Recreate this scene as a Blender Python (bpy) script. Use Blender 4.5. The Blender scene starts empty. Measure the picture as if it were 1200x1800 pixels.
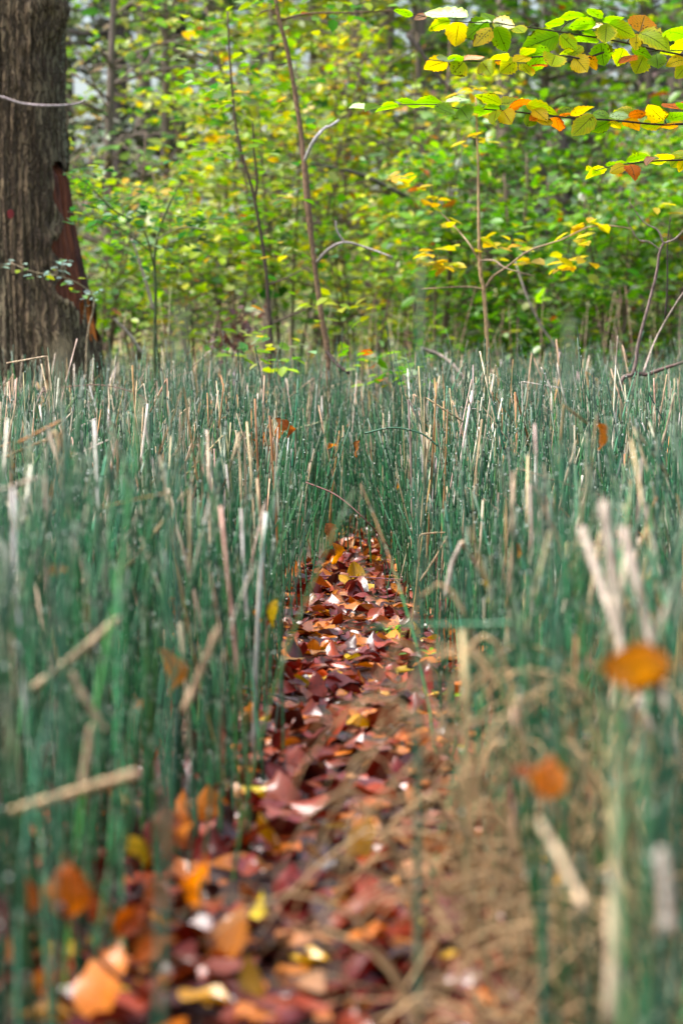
import bpy, math, random
import numpy as np
from mathutils import Vector

random.seed(7)
rng = np.random.default_rng(7)
S = bpy.context.scene
COL = S.collection
PI = math.pi

# ------------------------------------------------------------------ camera
H = 0.75
F = 4250.0
TH = math.atan(260 / F)
cam_d = bpy.data.cameras.new('camera')
cam = bpy.data.objects.new('camera', cam_d)
COL.objects.link(cam)
cam.location = (0, 0, H)
cam.rotation_euler = (PI / 2 - TH, 0, 0)
cam_d.sensor_fit = 'VERTICAL'
cam_d.sensor_height = 36
cam_d.sensor_width = 24
cam_d.lens = 85
cam_d.clip_start = 0.05
cam_d.clip_end = 2000
cam_d.dof.use_dof = True
cam_d.dof.focus_distance = 7.4
cam_d.dof.aperture_fstop = 3.9
cam_d.dof.aperture_blades = 0
S.camera = cam
CT, ST = math.cos(TH), math.sin(TH)


def at(px, py, Y):
    """the point at depth Y (metres ahead of the camera) seen at photograph position px, py"""
    x = (px - 600) / F
    v = (900 - py) / F
    dy = CT + v * ST
    dz = -ST + v * CT
    t = Y / dy
    return np.array([x * t, Y, H + dz * t])


def px_of(x, y, z):
    fy = y * CT - (z - H) * ST
    uz = y * ST + (z - H) * CT
    return 600 + F * x / fy, 900 - F * uz / fy


# ------------------------------------------------------------------ mesh helpers
def build(name, parts, mat, parent=None, smooth=True):
    """parts: (V, quads, UV per vertex, C per vertex, C2 per vertex)"""
    V, Q, U, A, B = [], [], [], [], []
    off = 0
    for p in parts:
        v, q, u, c = p[0], p[1], p[2], p[3]
        c2 = p[4] if len(p) > 4 and p[4] is not None else c
        V.append(v); Q.append(q + off); U.append(u); A.append(c); B.append(c2)
        off += len(v)
    V = np.concatenate(V).astype(np.float32); Q = np.concatenate(Q).astype(np.int32)
    U = np.concatenate(U).astype(np.float32)
    A = np.concatenate(A).astype(np.float32); B = np.concatenate(B).astype(np.float32)
    me = bpy.data.meshes.new(name)
    me.vertices.add(len(V)); me.vertices.foreach_set('co', V.ravel())
    me.loops.add(Q.size); me.loops.foreach_set('vertex_index', Q.ravel())
    me.polygons.add(len(Q))
    me.polygons.foreach_set('loop_start', np.arange(0, Q.size, 4, dtype=np.int32))
    me.polygons.foreach_set('loop_total', np.full(len(Q), 4, dtype=np.int32))
    me.polygons.foreach_set('use_smooth', np.full(len(Q), smooth))
    me.update(calc_edges=True)
    uvl = me.uv_layers.new(name='UVMap')
    uvl.data.foreach_set('uv', U[Q.ravel()].ravel())
    for nm, C in (('Col', A), ('Edge', B)):
        ca = me.color_attributes.new(nm, 'FLOAT_COLOR', 'POINT')
        C4 = np.ones((len(C), 4), dtype=np.float32); C4[:, :3] = C
        ca.data.foreach_set('color', C4.ravel())
    me.materials.append(mat)
    o = bpy.data.objects.new(name, me)
    COL.objects.link(o)
    if parent is not None:
        o.parent = parent
    return o


def tag(o, label=None, cat=None, group=None, kind=None):
    if label: o['label'] = label
    if cat: o['category'] = cat
    if group: o['group'] = group
    if kind: o['kind'] = kind
    return o


def empty(name, loc, label, cat, group=None):
    o = bpy.data.objects.new(name, None)
    COL.objects.link(o)
    o.location = tuple(float(a) for a in loc)
    o.empty_display_size = 0.05
    return tag(o, label, cat, group)


def smooth_path(pts, n):
    """Catmull-Rom through pts"""
    P = np.asarray(pts, float)
    if len(P) < 3:
        t = np.linspace(0, 1, n)[:, None]
        return P[0] * (1 - t) + P[-1] * t
    E = np.vstack([2 * P[0] - P[1], P, 2 * P[-1] - P[-2]])
    s = np.linspace(0, len(P) - 1 - 1e-6, n)
    i = s.astype(int); f = (s - i)[:, None]
    a, b, c, d = E[i], E[i + 1], E[i + 2], E[i + 3]
    return 0.5 * ((2 * b) + (-a + c) * f + (2 * a - 5 * b + 4 * c - d) * f ** 2 + (-a + 3 * b - 3 * c + d) * f ** 3)


def tube(pts, r, col, sides=6, rough=0.0, u=None):
    """one tapered tube through pts; r a number or one radius per point; closed ends"""
    P = np.asarray(pts, float); n = len(P)
    R = np.full(n, r, float) if np.isscalar(r) else np.asarray(r, float)
    if len(R) != n:
        R = np.interp(np.linspace(0, 1, n), np.linspace(0, 1, len(R)), R)
    T = np.gradient(P, axis=0)
    T /= np.linalg.norm(T, axis=1)[:, None] + 1e-9
    ref = np.array([0.13, 0.97, 0.21]) if abs(T[:, 1]).mean() < 0.8 else np.array([0.97, 0.1, 0.21])
    A = np.cross(T, ref); A /= np.linalg.norm(A, axis=1)[:, None] + 1e-9
    B = np.cross(T, A)
    # end caps: a ring of nearly no radius at each end
    P = np.vstack([P[:1], P, P[-1:]]); A = np.vstack([A[:1], A, A[-1:]]); B = np.vstack([B[:1], B, B[-1:]])
    R = np.concatenate([[R[0] * 0.05], R, [R[-1] * 0.05]]); n += 2
    an = np.arange(sides) / sides * 2 * PI
    rr = R[:, None] * (1 + rough * rng.standard_normal((n, sides)))
    V = P[:, None] + rr[..., None] * (np.cos(an)[None, :, None] * A[:, None] + np.sin(an)[None, :, None] * B[:, None])
    V = V.reshape(-1, 3)
    i = np.arange(n - 1)[:, None] * sides; j = np.arange(sides)[None]; k = (j + 1) % sides
    Q = np.stack([i + j, i + k, i + sides + k, i + sides + j], -1).reshape(-1, 4)
    L = np.concatenate([[0], np.cumsum(np.linalg.norm(np.diff(P, axis=0), axis=1))])
    uu = rng.random() if u is None else u
    U = np.stack([np.full(n * sides, uu), np.repeat(L, sides)], -1)
    C = np.asarray(col, float)
    C = np.tile(C, (n * sides, 1)) if C.ndim == 1 else np.repeat(C[np.clip(np.linspace(0, len(C) - 1, n).round().astype(int), 0, len(C) - 1)], sides, 0)
    return V, Q, U, C


def leaf_grid(L=1.0, W=0.6, rows=8, curl=0.0, fold=0.15, wave=0.0, twist=0.0, serr=0.02, bend=0.0, cols=5, seed=None):
    """an ovate leaf: base at the origin, midrib along +y, face up +z"""
    r = np.random.default_rng(seed if seed is not None else rng.integers(1 << 30))
    t = np.linspace(0, 1, rows)
    w = np.sin(PI * np.clip(t, 0, 1) ** 0.82) ** 0.72 * 0.5 * W
    w = w * (1 + serr * np.where(np.arange(rows) % 2, 1.4, -1.0) + 0.03 * r.standard_normal(rows))
    w[0] = 0.012 * W; w[-1] = 0.008 * W
    s = np.linspace(-1, 1, cols)
    X = s[None] * w[:, None]
    Yv = np.repeat((t * L)[:, None], cols, 1) - np.abs(s)[None] ** 2 * 0.03 * L
    ph = r.random(4) * 6.28
    Z = fold * np.abs(X) + wave * L * (np.sin(t * 9 + ph[0])[:, None] * s[None] * 0.5 + 0.5 * np.sin(t * 6 + ph[1])[:, None] * s[None] ** 2)
    Z = Z + curl * (np.abs(s)[None] ** 2) * w[:, None] * 1.5 * (0.6 + 0.4 * np.sin(t * 5 + ph[2]))[:, None]
    Z = Z + (bend * L * (t - 0.4) ** 2)[:, None]
    if twist:
        a = twist * (t - 0.3)[:, None]
        X, Z = X * np.cos(a) - Z * np.sin(a), X * np.sin(a) + Z * np.cos(a)
    V = np.stack([X, Yv, Z], -1).reshape(-1, 3)
    i = np.arange(rows - 1)[:, None] * cols; j = np.arange(cols - 1)[None]
    Q = np.stack([i + j, i + j + 1, i + cols + j + 1, i + cols + j], -1).reshape(-1, 4)
    U = np.stack([np.tile((s + 1) / 2, rows), np.repeat(t, cols)], -1)
    return V, Q, U


def rot_xyz(a, b, c):
    """batch of rotation matrices: Rz(c) Ry(b) Rx(a)"""
    a, b, c = np.broadcast_arrays(a, b, c)
    ca, sa, cb, sb, cc, sc = np.cos(a), np.sin(a), np.cos(b), np.sin(b), np.cos(c), np.sin(c)
    M = np.empty(a.shape + (3, 3))
    M[..., 0, 0] = cc * cb; M[..., 0, 1] = cc * sb * sa - sc * ca; M[..., 0, 2] = cc * sb * ca + sc * sa
    M[..., 1, 0] = sc * cb; M[..., 1, 1] = sc * sb * sa + cc * ca; M[..., 1, 2] = sc * sb * ca - cc * sa
    M[..., 2, 0] = -sb; M[..., 2, 1] = cb * sa; M[..., 2, 2] = cb * ca
    return M


HEX = np.array([[0, 0, 0], [.30, .28, .07], [.27, .66, .06], [0, 1, -.04], [-.27, .66, .06], [-.30, .28, .07]])
HEXQ = np.array([[0, 1, 2, 3], [3, 4, 5, 0]])
HEXU = np.array([[.5, 0], [1, .3], [.95, .66], [.5, 1], [.05, .66], [0, .3]])


def leaf_cloud(P, size, C, tilt=0.5, C2=None):
    """many small folded leaves at points P"""
    n = len(P)
    M = rot_xyz(rng.normal(-0.12, tilt * .85, n), rng.normal(0, tilt * .85, n), rng.random(n) * 2 * PI)
    V = np.einsum('nij,kj->nki', M, HEX) * np.asarray(size).reshape(-1, 1, 1) + P[:, None]
    Q = (HEXQ[None] + (np.arange(n) * 6)[:, None, None]).reshape(-1, 4)
    return V.reshape(-1, 3), Q, np.tile(HEXU, (n, 1)), np.repeat(C, 6, 0), None


def pick(pal, n, jit=0.18):
    """n colours out of a weighted palette [(weight, (r,g,b))], each a little different"""
    w = np.array([p[0] for p in pal], float); w /= w.sum()
    c = np.array([p[1] for p in pal])[rng.choice(len(pal), n, p=w)]
    return np.clip(c * np.exp(rng.normal(0, jit, (n, 1))) * np.exp(rng.normal(0, jit * 0.35, (n, 3))), 0.002, 0.9)


def fourier(n, scale, seed):
    r = np.random.default_rng(seed)
    K = r.normal(0, 1, (n, 2)) * np.array(scale); ph = r.random(n) * 6.28
    return lambda x, y: sum(np.sin(K[i, 0] * x + K[i, 1] * y + ph[i]) for i in range(n)) / math.sqrt(n / 2)


# ------------------------------------------------------------------ materials
def new_mat(name):
    m = bpy.data.materials.new(name); m.use_nodes = True
    nt = m.node_tree; nt.nodes.clear()
    return m, nt


class N:
    def __init__(self, nt): self.nt = nt
    def __call__(self, t, **kw):
        n = self.nt.nodes.new(t)
        for k, v in kw.items():
            if k.startswith('i_'):
                n.inputs[k[2:].replace('_', ' ')].default_value = v
            else:
                setattr(n, k, v)
        return n
    def link(self, a, b): self.nt.links.new(a, b)
    def math(self, op, a, b=None, clamp=False):
        n = self.nt.nodes.new('ShaderNodeMath'); n.operation = op; n.use_clamp = clamp
        for i, x in enumerate((a, b)):
            if x is None: continue
            if hasattr(x, 'is_output'): self.link(x, n.inputs[i])
            else: n.inputs[i].default_value = x
        return n.outputs[0]
    def mix(self, f, a, b, blend='MIX'):
        n = self.nt.nodes.new('ShaderNodeMix'); n.data_type = 'RGBA'; n.blend_type = blend
        for sock, x in ((n.inputs['Factor'], f), (n.inputs[6], a), (n.inputs[7], b)):
            if hasattr(x, 'is_output'): self.link(x, sock)
            else: sock.default_value = x if not isinstance(x, tuple) else (*x, 1)
        return n.outputs[2]
    def ramp(self, f, lo, hi):
        n = self.nt.nodes.new('ShaderNodeMapRange'); n.interpolation_type = 'SMOOTHSTEP'
        self.link(f, n.inputs[0]); n.inputs[1].default_value = lo; n.inputs[2].default_value = hi
        return n.outputs[0]


def leaf_mat(name, rough, trans, spec=0.5, veins=True, specks=True, coat=0.0, vein_col=(0.02, 0.02, 0.005), vein_amt=0.55, bumpy=0.0, edge_lo=0.55, edge_hi=1.15):
    m, nt = new_mat(name); n = N(nt)
    col = n('ShaderNodeVertexColor', layer_name='Col').outputs[0]
    if veins:
        edge = n('ShaderNodeVertexColor', layer_name='Edge').outputs[0]
        uv = n('ShaderNodeUVMap', uv_map='UVMap')
        sep = n('ShaderNodeSeparateXYZ'); n.link(uv.outputs[0], sep.inputs[0])
        d = n.math('ABSOLUTE', n.math('SUBTRACT', sep.outputs[0], 0.5))
        geo = n('ShaderNodeTexCoord')
        ns = n('ShaderNodeTexNoise', i_Scale=38.0, i_Detail=3.0); n.link(geo.outputs['Object'], ns.inputs['Vector'])
        e = n.math('ADD', n.math('MULTIPLY', d, 1.7), n.math('MULTIPLY', n.math('SUBTRACT', ns.outputs[0], 0.35), 1.1))
        col = n.mix(n.ramp(e, edge_lo, edge_hi), col, edge)
        lat = n.math('FRACT', n.math('MULTIPLY', n.math('SUBTRACT', sep.outputs[1], n.math('MULTIPLY', d, 0.75)), 8.0))
        lv = n.math('SUBTRACT', 1.0, n.ramp(n.math('ABSOLUTE', n.math('SUBTRACT', lat, 0.5)), 0.02, 0.11))
        mv = n.math('SUBTRACT', 1.0, n.ramp(d, 0.008, 0.035))
        v = n.math('MAXIMUM', n.math('MULTIPLY', lv, 0.55), mv)
        col = n.mix(n.math('MULTIPLY', v, vein_amt), col, vein_col)
        if specks:
            vo = n('ShaderNodeTexVoronoi', i_Scale=110.0); n.link(geo.outputs['Object'], vo.inputs['Vector'])
            ns2 = n('ShaderNodeTexNoise', i_Scale=22.0); n.link(geo.outputs['Object'], ns2.inputs['Vector'])
            sp = n.math('MULTIPLY', n.math('SUBTRACT', 1.0, n.ramp(vo.outputs['Distance'], 0.15, 0.38)), n.ramp(ns2.outputs[0], 0.52, 0.60))
            sp = n.math('MAXIMUM', sp, n.ramp(n.math('ADD', n.math('MULTIPLY', d, .9), ns2.outputs[0]), 1.0, 1.06))
            col = n.mix(n.math('MULTIPLY', sp, 0.85), col, (0.03, 0.012, 0.006))
    p = n('ShaderNodeBsdfPrincipled')
    n.link(col, p.inputs['Base Color'])
    p.inputs['Roughness'].default_value = rough
    p.inputs['Specular IOR Level'].default_value = spec
    p.inputs['Coat Weight'].default_value = coat
    p.inputs['Coat Roughness'].default_value = 0.20
    if veins:
        bp = n('ShaderNodeBump', i_Strength=0.5, i_Distance=0.002)
        hgt = n.math('ADD', n.math('MULTIPLY', v, -1.0), n.math('MULTIPLY', ns.outputs[0], 1.0 + bumpy))
        n.link(hgt, bp.inputs['Height']); n.link(bp.outputs[0], p.inputs['Normal'])
    out = n('ShaderNodeOutputMaterial')
    if trans > 0:
        tr = n('ShaderNodeBsdfTranslucent')
        tc = n('ShaderNodeHueSaturation', i_Saturation=1.1, i_Value=1.5); n.link(col, tc.inputs['Color'])
        n.link(tc.outputs[0], tr.inputs[0])
        ms = n('ShaderNodeMixShader'); ms.inputs[0].default_value = trans
        n.link(p.outputs[0], ms.inputs[1]); n.link(tr.outputs[0], ms.inputs[2]); n.link(ms.outputs[0], out.inputs[0])
    else:
        n.link(p.outputs[0], out.inputs[0])
    return m


def bark_mat(name, scale=(30, 30, 5), amt=0.5, rough=0.85, strength=0.6, dist=0.004):
    m, nt = new_mat(name); n = N(nt)
    col = n('ShaderNodeVertexColor', layer_name='Col').outputs[0]
    tc = n('ShaderNodeTexCoord'); mp = n('ShaderNodeMapping'); mp.inputs['Scale'].default_value = scale
    n.link(tc.outputs['Object'], mp.inputs['Vector'])
    ns = n('ShaderNodeTexNoise', i_Scale=1.0, i_Detail=6.0, i_Roughness=0.65); n.link(mp.outputs[0], ns.inputs['Vector'])
    ns2 = n('ShaderNodeTexNoise', i_Scale=0.33, i_Detail=3.0); n.link(mp.outputs[0], ns2.inputs['Vector'])
    dark = n.mix(1.0, col, (0.45, 0.42, 0.40), 'MULTIPLY')
    lite = n.mix(1.0, col, (1.45, 1.45, 1.5), 'MULTIPLY')
    c = n.mix(n.ramp(ns.outputs[0], 0.3, 0.7), dark, lite)
    c = n.mix(n.math('MULTIPLY', n.ramp(ns2.outputs[0], 0.4, 0.7), amt), c, n.mix(1.0, col, (0.75, 0.95, 0.8), 'MULTIPLY'))
    p = n('ShaderNodeBsdfPrincipled'); n.link(c, p.inputs['Base Color'])
    p.inputs['Roughness'].default_value = rough; p.inputs['Specular IOR Level'].default_value = 0.3
    bp = n('ShaderNodeBump', i_Strength=strength, i_Distance=dist); n.link(ns.outputs[0], bp.inputs['Height']); n.link(bp.outputs[0], p.inputs['Normal'])
    out = n('ShaderNodeOutputMaterial'); n.link(p.outputs[0], out.inputs[0])
    return m


def plate_bark_mat():
    """cracked bark: long plates parted by brown fissures"""
    m, nt = new_mat('plated_bark'); n = N(nt)
    col = n('ShaderNodeVertexColor', layer_name='Col').outputs[0]
    tc = n('ShaderNodeTexCoord')
    wn = n('ShaderNodeTexNoise', i_Scale=7.0, i_Detail=4.0); n.link(tc.outputs['Object'], wn.inputs['Vector'])
    add = n('ShaderNodeVectorMath', operation='MULTIPLY_ADD'); n.link(wn.outputs['Color'], add.inputs[0])
    add.inputs[1].default_value = (.10, .10, .16); n.link(tc.outputs['Object'], add.inputs[2])
    mp = n('ShaderNodeMapping'); mp.inputs['Scale'].default_value = (62, 62, 4.2); n.link(add.outputs[0], mp.inputs['Vector'])
    vo = n('ShaderNodeTexNoise', i_Scale=1.0, i_Detail=2.0, i_Roughness=0.4); n.link(mp.outputs[0], vo.inputs['Vector'])
    vc = n('ShaderNodeTexNoise', i_Scale=0.16, i_Detail=3.0); n.link(mp.outputs[0], vc.inputs['Vector'])
    fur = n.math('MULTIPLY', n.math('ABSOLUTE', n.math('SUBTRACT', vo.outputs[0], .5)), 3.2)
    mp2 = n('ShaderNodeMapping'); mp2.inputs['Scale'].default_value = (90, 90, 30); n.link(tc.outputs['Object'], mp2.inputs['Vector'])
    fn = n('ShaderNodeTexNoise', i_Scale=1.0, i_Detail=6.0, i_Roughness=0.7); n.link(mp2.outputs[0], fn.inputs['Vector'])
    plate = n.ramp(n.math('ADD', fur, n.math('MULTIPLY', n.math('SUBTRACT', fn.outputs[0], .5), .22)), 0.02, 0.36)
    tone = n.mix(n.ramp(vc.outputs[0], .35, .65), (.85, .83, .80), (1.12, 1.14, 1.1))
    pc_ = n.mix(1.0, n.mix(1.0, col, tone, 'MULTIPLY'), n.mix(fn.outputs[0], (.6, .6, .6), (1.4, 1.4, 1.4)), 'MULTIPLY')
    c = n.mix(plate, (.14, .098, .066), pc_)
    p = n('ShaderNodeBsdfPrincipled'); n.link(c, p.inputs['Base Color'])
    p.inputs['Roughness'].default_value = .9; p.inputs['Specular IOR Level'].default_value = .25
    bp = n('ShaderNodeBump', i_Strength=1.0, i_Distance=.03)
    n.link(n.math('ADD', plate, n.math('MULTIPLY', fn.outputs[0], .4)), bp.inputs['Height']); n.link(bp.outputs[0], p.inputs['Normal'])
    out = n('ShaderNodeOutputMaterial'); n.link(p.outputs[0], out.inputs[0])
    return m


def stem_mat():
    """horsetail: jointed, ridged green stem with a pale and dark sheath at every joint"""
    m, nt = new_mat('horsetail_green'); n = N(nt)
    col = n('ShaderNodeVertexColor', layer_name='Col').outputs[0]
    uv = n('ShaderNodeUVMap', uv_map='UVMap'); sep = n('ShaderNodeSeparateXYZ'); n.link(uv.outputs[0], sep.inputs[0])
    t = n.math('MULTIPLY', n.math('FRACT', n.math('ADD', n.math('DIVIDE', sep.outputs[1], 0.068), n.math('MULTIPLY', sep.outputs[0], 7.0))), 0.068)
    pale = n.math('SUBTRACT', 1.0, n.ramp(n.math('ABSOLUTE', n.math('SUBTRACT', t, 0.008)), 0.0032, 0.0052))
    dark = n.math('SUBTRACT', 1.0, n.ramp(n.math('ABSOLUTE', n.math('SUBTRACT', t, 0.0158)), 0.0018, 0.0030))
    ns = n('ShaderNodeTexNoise', i_Scale=60.0, i_Detail=2.0)
    tc = n('ShaderNodeTexCoord'); n.link(tc.outputs['Object'], ns.inputs['Vector'])
    c = n.mix(n.math('MULTIPLY', ns.outputs[0], 0.5), col, n.mix(1.0, col, (0.6, 0.75, 0.5), 'MULTIPLY'))
    c = n.mix(n.math('MULTIPLY', pale, 0.6), c, (0.30, 0.36, 0.26))
    c = n.mix(n.math('MULTIPLY', dark, 0.8), c, (0.012, 0.012, 0.008))
    p = n('ShaderNodeBsdfPrincipled'); n.link(c, p.inputs['Base Color'])
    p.inputs['Roughness'].default_value = 0.42; p.inputs['Specular IOR Level'].default_value = 0.4
    out = n('ShaderNodeOutputMaterial'); n.link(p.outputs[0], out.inputs[0])
    return m


def ground_mat(name, wet):
    m, nt = new_mat(name); n = N(nt)
    tc = n('ShaderNodeTexCoord')
    a = n('ShaderNodeTexNoise', i_Scale=9.0, i_Detail=8.0, i_Roughness=0.7); n.link(tc.outputs['Object'], a.inputs['Vector'])
    b = n('ShaderNodeTexNoise', i_Scale=0.6, i_Detail=5.0); n.link(tc.outputs['Object'], b.inputs['Vector'])
    if wet:
        c = n.mix(n.ramp(a.outputs[0], 0.35, 0.65), (0.018, 0.010, 0.009), (0.05, 0.025, 0.018))
        r = 0.18
    else:
        c = n.mix(n.ramp(a.outputs[0], 0.35, 0.65), (0.035, 0.024, 0.014), (0.12, 0.07, 0.035))
        c = n.mix(n.math('MULTIPLY', n.ramp(b.outputs[0], 0.45, 0.6), 0.8), c, (0.06, 0.085, 0.025))
        r = 0.8
    p = n('ShaderNodeBsdfPrincipled'); n.link(c, p.inputs['Base Color']); p.inputs['Roughness'].default_value = r
    bp = n('ShaderNodeBump', i_Strength=0.8, i_Distance=0.02); n.link(a.outputs[0], bp.inputs['Height']); n.link(bp.outputs[0], p.inputs['Normal'])
    out = n('ShaderNodeOutputMaterial'); n.link(p.outputs[0], out.inputs[0])
    return m


M_STEM = stem_mat()
M_LITTER = leaf_mat('wet_fallen_leaf', 0.5, 0.12, spec=0.2, coat=0.9, vein_col=(0.05, 0.012, 0.006), vein_amt=0.35, bumpy=1.5)
M_LEAF = leaf_mat('beech_leaf', 0.45, 0.70, spec=0.3, vein_amt=0.75, vein_col=(0.03, 0.05, 0.004))
M_CROWN = leaf_mat('thicket_leaf', 0.32, 0.42, spec=0.6, veins=False)
M_CONIFER = leaf_mat('conifer_needles', 0.6, 0.1, spec=0.3, veins=False)
M_STRAW = bark_mat('dry_straw', (90, 90, 20), 0.2, 0.55, 0.3, 0.001)
M_BARK = plate_bark_mat()
M_TWIG = bark_mat('twig_bark', (120, 120, 40), 0.3, 0.7, 0.4, 0.002)
M_WOOD = bark_mat('bare_rusty_wood', (60, 60, 4), 0.1, 0.75, 0.9, 0.01)
M_GROUND = ground_mat('forest_floor', False)
M_MUD = ground_mat('wet_mud', True)

# ------------------------------------------------------------------ ground
def ground_z(x, y):
    t = np.clip((np.asarray(y, float) - 16.5) / 30.0, 0, 1.6)
    return 3.0 * t * t * (3 - 2 * np.clip(t, 0, 1)) * np.where(t > 1, 1 / np.maximum(t, 1) ** 1.0, 1) + 0.0 * np.asarray(x, float)


gy = np.concatenate([np.linspace(-40, 0, 8), np.linspace(2, 60, 59), np.linspace(64, 120, 9)])
gx = np.concatenate([np.linspace(-90, -20, 8), np.linspace(-16, 16, 65), np.linspace(20, 90, 8)])
GX, GY = np.meshgrid(gx, gy)
f1 = fourier(10, (1.1, 1.1), 3)
GZ = ground_z(GX, GY) + np.where(GY > 17, 0.05 * f1(GX, GY), 0.0) - 0.006
Vg = np.stack([GX, GY, GZ], -1).reshape(-1, 3)
nx = len(gx); ii = np.arange(len(gy) - 1)[:, None] * nx; jj = np.arange(nx - 1)[None]
Qg = np.stack([ii + jj, ii + jj + 1, ii + nx + jj + 1, ii + nx + jj], -1).reshape(-1, 4)
tag(build('ground', [(Vg, Qg, Vg[:, :2], np.ones((len(Vg), 3)))], M_GROUND), kind='structure')

PY = np.array([1.2, 2.75, 3.7, 4.83, 5.69, 6.93, 8.2, 8.8, 9.5, 10.4])
PC = np.array([-.07, -.05, .006, .049, .06, .02, .012, .06, .10, .13])
PW = np.array([.20, .185, .19, .20, .20, .185, .165, .09, .03, .0])
pc = lambda y: np.interp(y, PY, PC)
pw = lambda y: np.where(np.asarray(y) > 10.4, 0.0, np.interp(y, PY, PW))

yy = np.linspace(1.0, 11.3, 160); ss = np.linspace(-1, 1, 15)
f2 = fourier(14, (16, 9), 5)
PX = pc(yy)[:, None] + ss[None] * (pw(yy) + 0.16)[:, None]
PYY = np.repeat(yy[:, None], 15, 1)
PZ = 0.002 + 0.010 * np.clip(f2(PX, PYY), -1, 1.5) * (1 - ss[None] ** 4) + 0.008 * (1 - ss[None] ** 2)
PZ[:, 0] = PZ[:, -1] = -0.012
Vp = np.stack([PX, PYY, PZ], -1).reshape(-1, 3)
ii = np.arange(159)[:, None] * 15; jj = np.arange(14)[None]
Qp = np.stack([ii + jj, ii + jj + 1, ii + 15 + jj + 1, ii + 15 + jj], -1).reshape(-1, 4)
tag(build('path', [(Vp, Qp, Vp[:, :2], np.ones((len(Vp), 3)))], M_MUD), kind='structure')

# ------------------------------------------------------------------ horsetails
GREENS = [(5, (.044, .185, .082)), (3, (.024, .115, .052)), (2.5, (.085, .26, .13)), (0.8, (.075, .22, .060)), (1.2, (.018, .075, .042)), (.6, (.12, .20, .10))]
TAN = [(4, (.50, .36, .22)), (2.5, (.62, .50, .37)), (2, (.40, .22, .085)), (1.4, (.68, .61, .52))]


def stems(base, h, lean, bend, rad, col, topcol, ntop, sides=5, K=10, tipcol=None):
    """many upright jointed stems as arrays: V (n,K,S,3) ..."""
    n = len(base)
    t = np.concatenate([np.linspace(0, 1, K - 1), [1.0]])
    c = base[:, None] + np.stack([lean[:, :1] * t + bend[:, :1] * t ** 2, lean[:, 1:] * t + bend[:, 1:] * t ** 2, np.ones((n, 1)) * t], -1) * h[:, None, None]
    rr = np.concatenate([np.linspace(1.0, 0.75, K - 1), [0.12]])
    an = np.arange(sides) / sides * 2 * PI
    R = rad[:, None] * rr[None]
    V = np.repeat(c[:, :, None], sides, 2)
    V[..., 0] += R[..., None] * np.cos(an); V[..., 1] += R[..., None] * np.sin(an)
    V[:, -1, :, 2] += rad[:, None] * 1.6
    i = np.arange(K - 1)[:, None] * sides; j = np.arange(sides)[None]; k = (j + 1) % sides
    q = np.stack([i + j, i + k, i + sides + k, i + sides + j], -1).reshape(-1, 4)
    Q = (q[None] + (np.arange(n) * K * sides)[:, None, None]).reshape(-1, 4)
    C = np.repeat(col[:, None], K, 1).copy()
    kk = np.arange(K)[None]
    m = kk >= (K - ntop[:, None])
    C = np.where(m[..., None], topcol[:, None], C)
    if tipcol is not None:
        C[:, -1] = tipcol
        C[:, -2] = tipcol * 0.5 + C[:, -2] * 0.5
    U = np.stack([np.repeat(rng.random(n)[:, None], K, 1), h[:, None] * t[None]], -1)
    return V.reshape(-1, 3), Q, np.repeat(U.reshape(-1, 2), sides, 0), np.repeat(C.reshape(-1, 3), sides, 0), None


OCT_V = np.array([[0, 0, 1], [1, 0, 0], [0, 1, 0], [-1, 0, 0], [0, -1, 0], [0, 0, -1]], float)
OCT_Q = np.array([[0, 1, 1, 2], [0, 2, 2, 3]])


def drops(P, r):
    """small round dew drops (cube-sphere of 8 verts)"""
    n = len(P)
    a = 0.62
    B = np.array([[x, y, z] for z in (-a, a) for x, y in ((-a, -a), (a, -a), (a, a), (-a, a))])
    q = np.array([[0, 3, 2, 1], [4, 5, 6, 7], [0, 1, 5, 4], [1, 2, 6, 5], [2, 3, 7, 6], [3, 0, 4, 7]])
    V = (B[None] * np.asarray(r).reshape(-1, 1, 1) + P[:, None]).reshape(-1, 3)
    Q = (q[None] + (np.arange(n) * 8)[:, None, None]).reshape(-1, 4)
    return V, Q, np.full((n * 8, 2), 0.45) * np.array([0, 0.07]), np.tile([.78, .82, .80], (n * 8, 1)), None  # opaque near-white: the sky mirrored in the water, put into the colour


def scatter(y0, y1, dens, margin=0.55):
    P = []
    ys = np.linspace(y0, y1, 60)
    for a, b in zip(ys[:-1], ys[1:]):
        hw = 0.141 * b + margin
        d = dens(0.5 * (a + b)) if callable(dens) else dens
        n = rng.poisson(2 * hw * (b - a) * d)
        P.append(np.stack([rng.uniform(-hw, hw, n), rng.uniform(a, b, n)], -1))
    return np.concatenate(P)


fcl = fourier(16, (5.5, 3.5), 11)
TREE_XY = at(10, 640, 13.0)[:2]


def field_points(dens, y0=1.55, y1=16.6, edge=0.02):
    P = scatter(y0, y1, dens)
    x, y = P[:, 0], P[:, 1]
    dpath = np.abs(x - pc(y)) - pw(y)
    clump = fcl(x, y)
    keep = (dpath > edge * rng.standard_normal(len(P)) + 0.0) & (rng.random(len(P)) < 0.72 + 0.28 * clump)
    keep &= ~((y > 4.8) & (y < 8.6) & (dpath < .0))
    keep |= (dpath > -0.06) & (dpath < 0.0) & (rng.random(len(P)) < 0.10)
    keep &= np.hypot(x - TREE_XY[0], y - TREE_XY[1]) > 0.62
    # the front right corner is mostly dead grass, the front centre open
    near = (y < 3.0) & (x > pc(y)) & (rng.random(len(P)) < 0.08)
    keep &= ~near
    keep &= ~((y < 2.8) & (x < pc(y)) & (rng.random(len(P)) < .25))
    keep &= ~((y < 2.75) & (np.abs(x - pc(y)) < pw(y) + 0.05))
    return P[keep]


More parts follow.
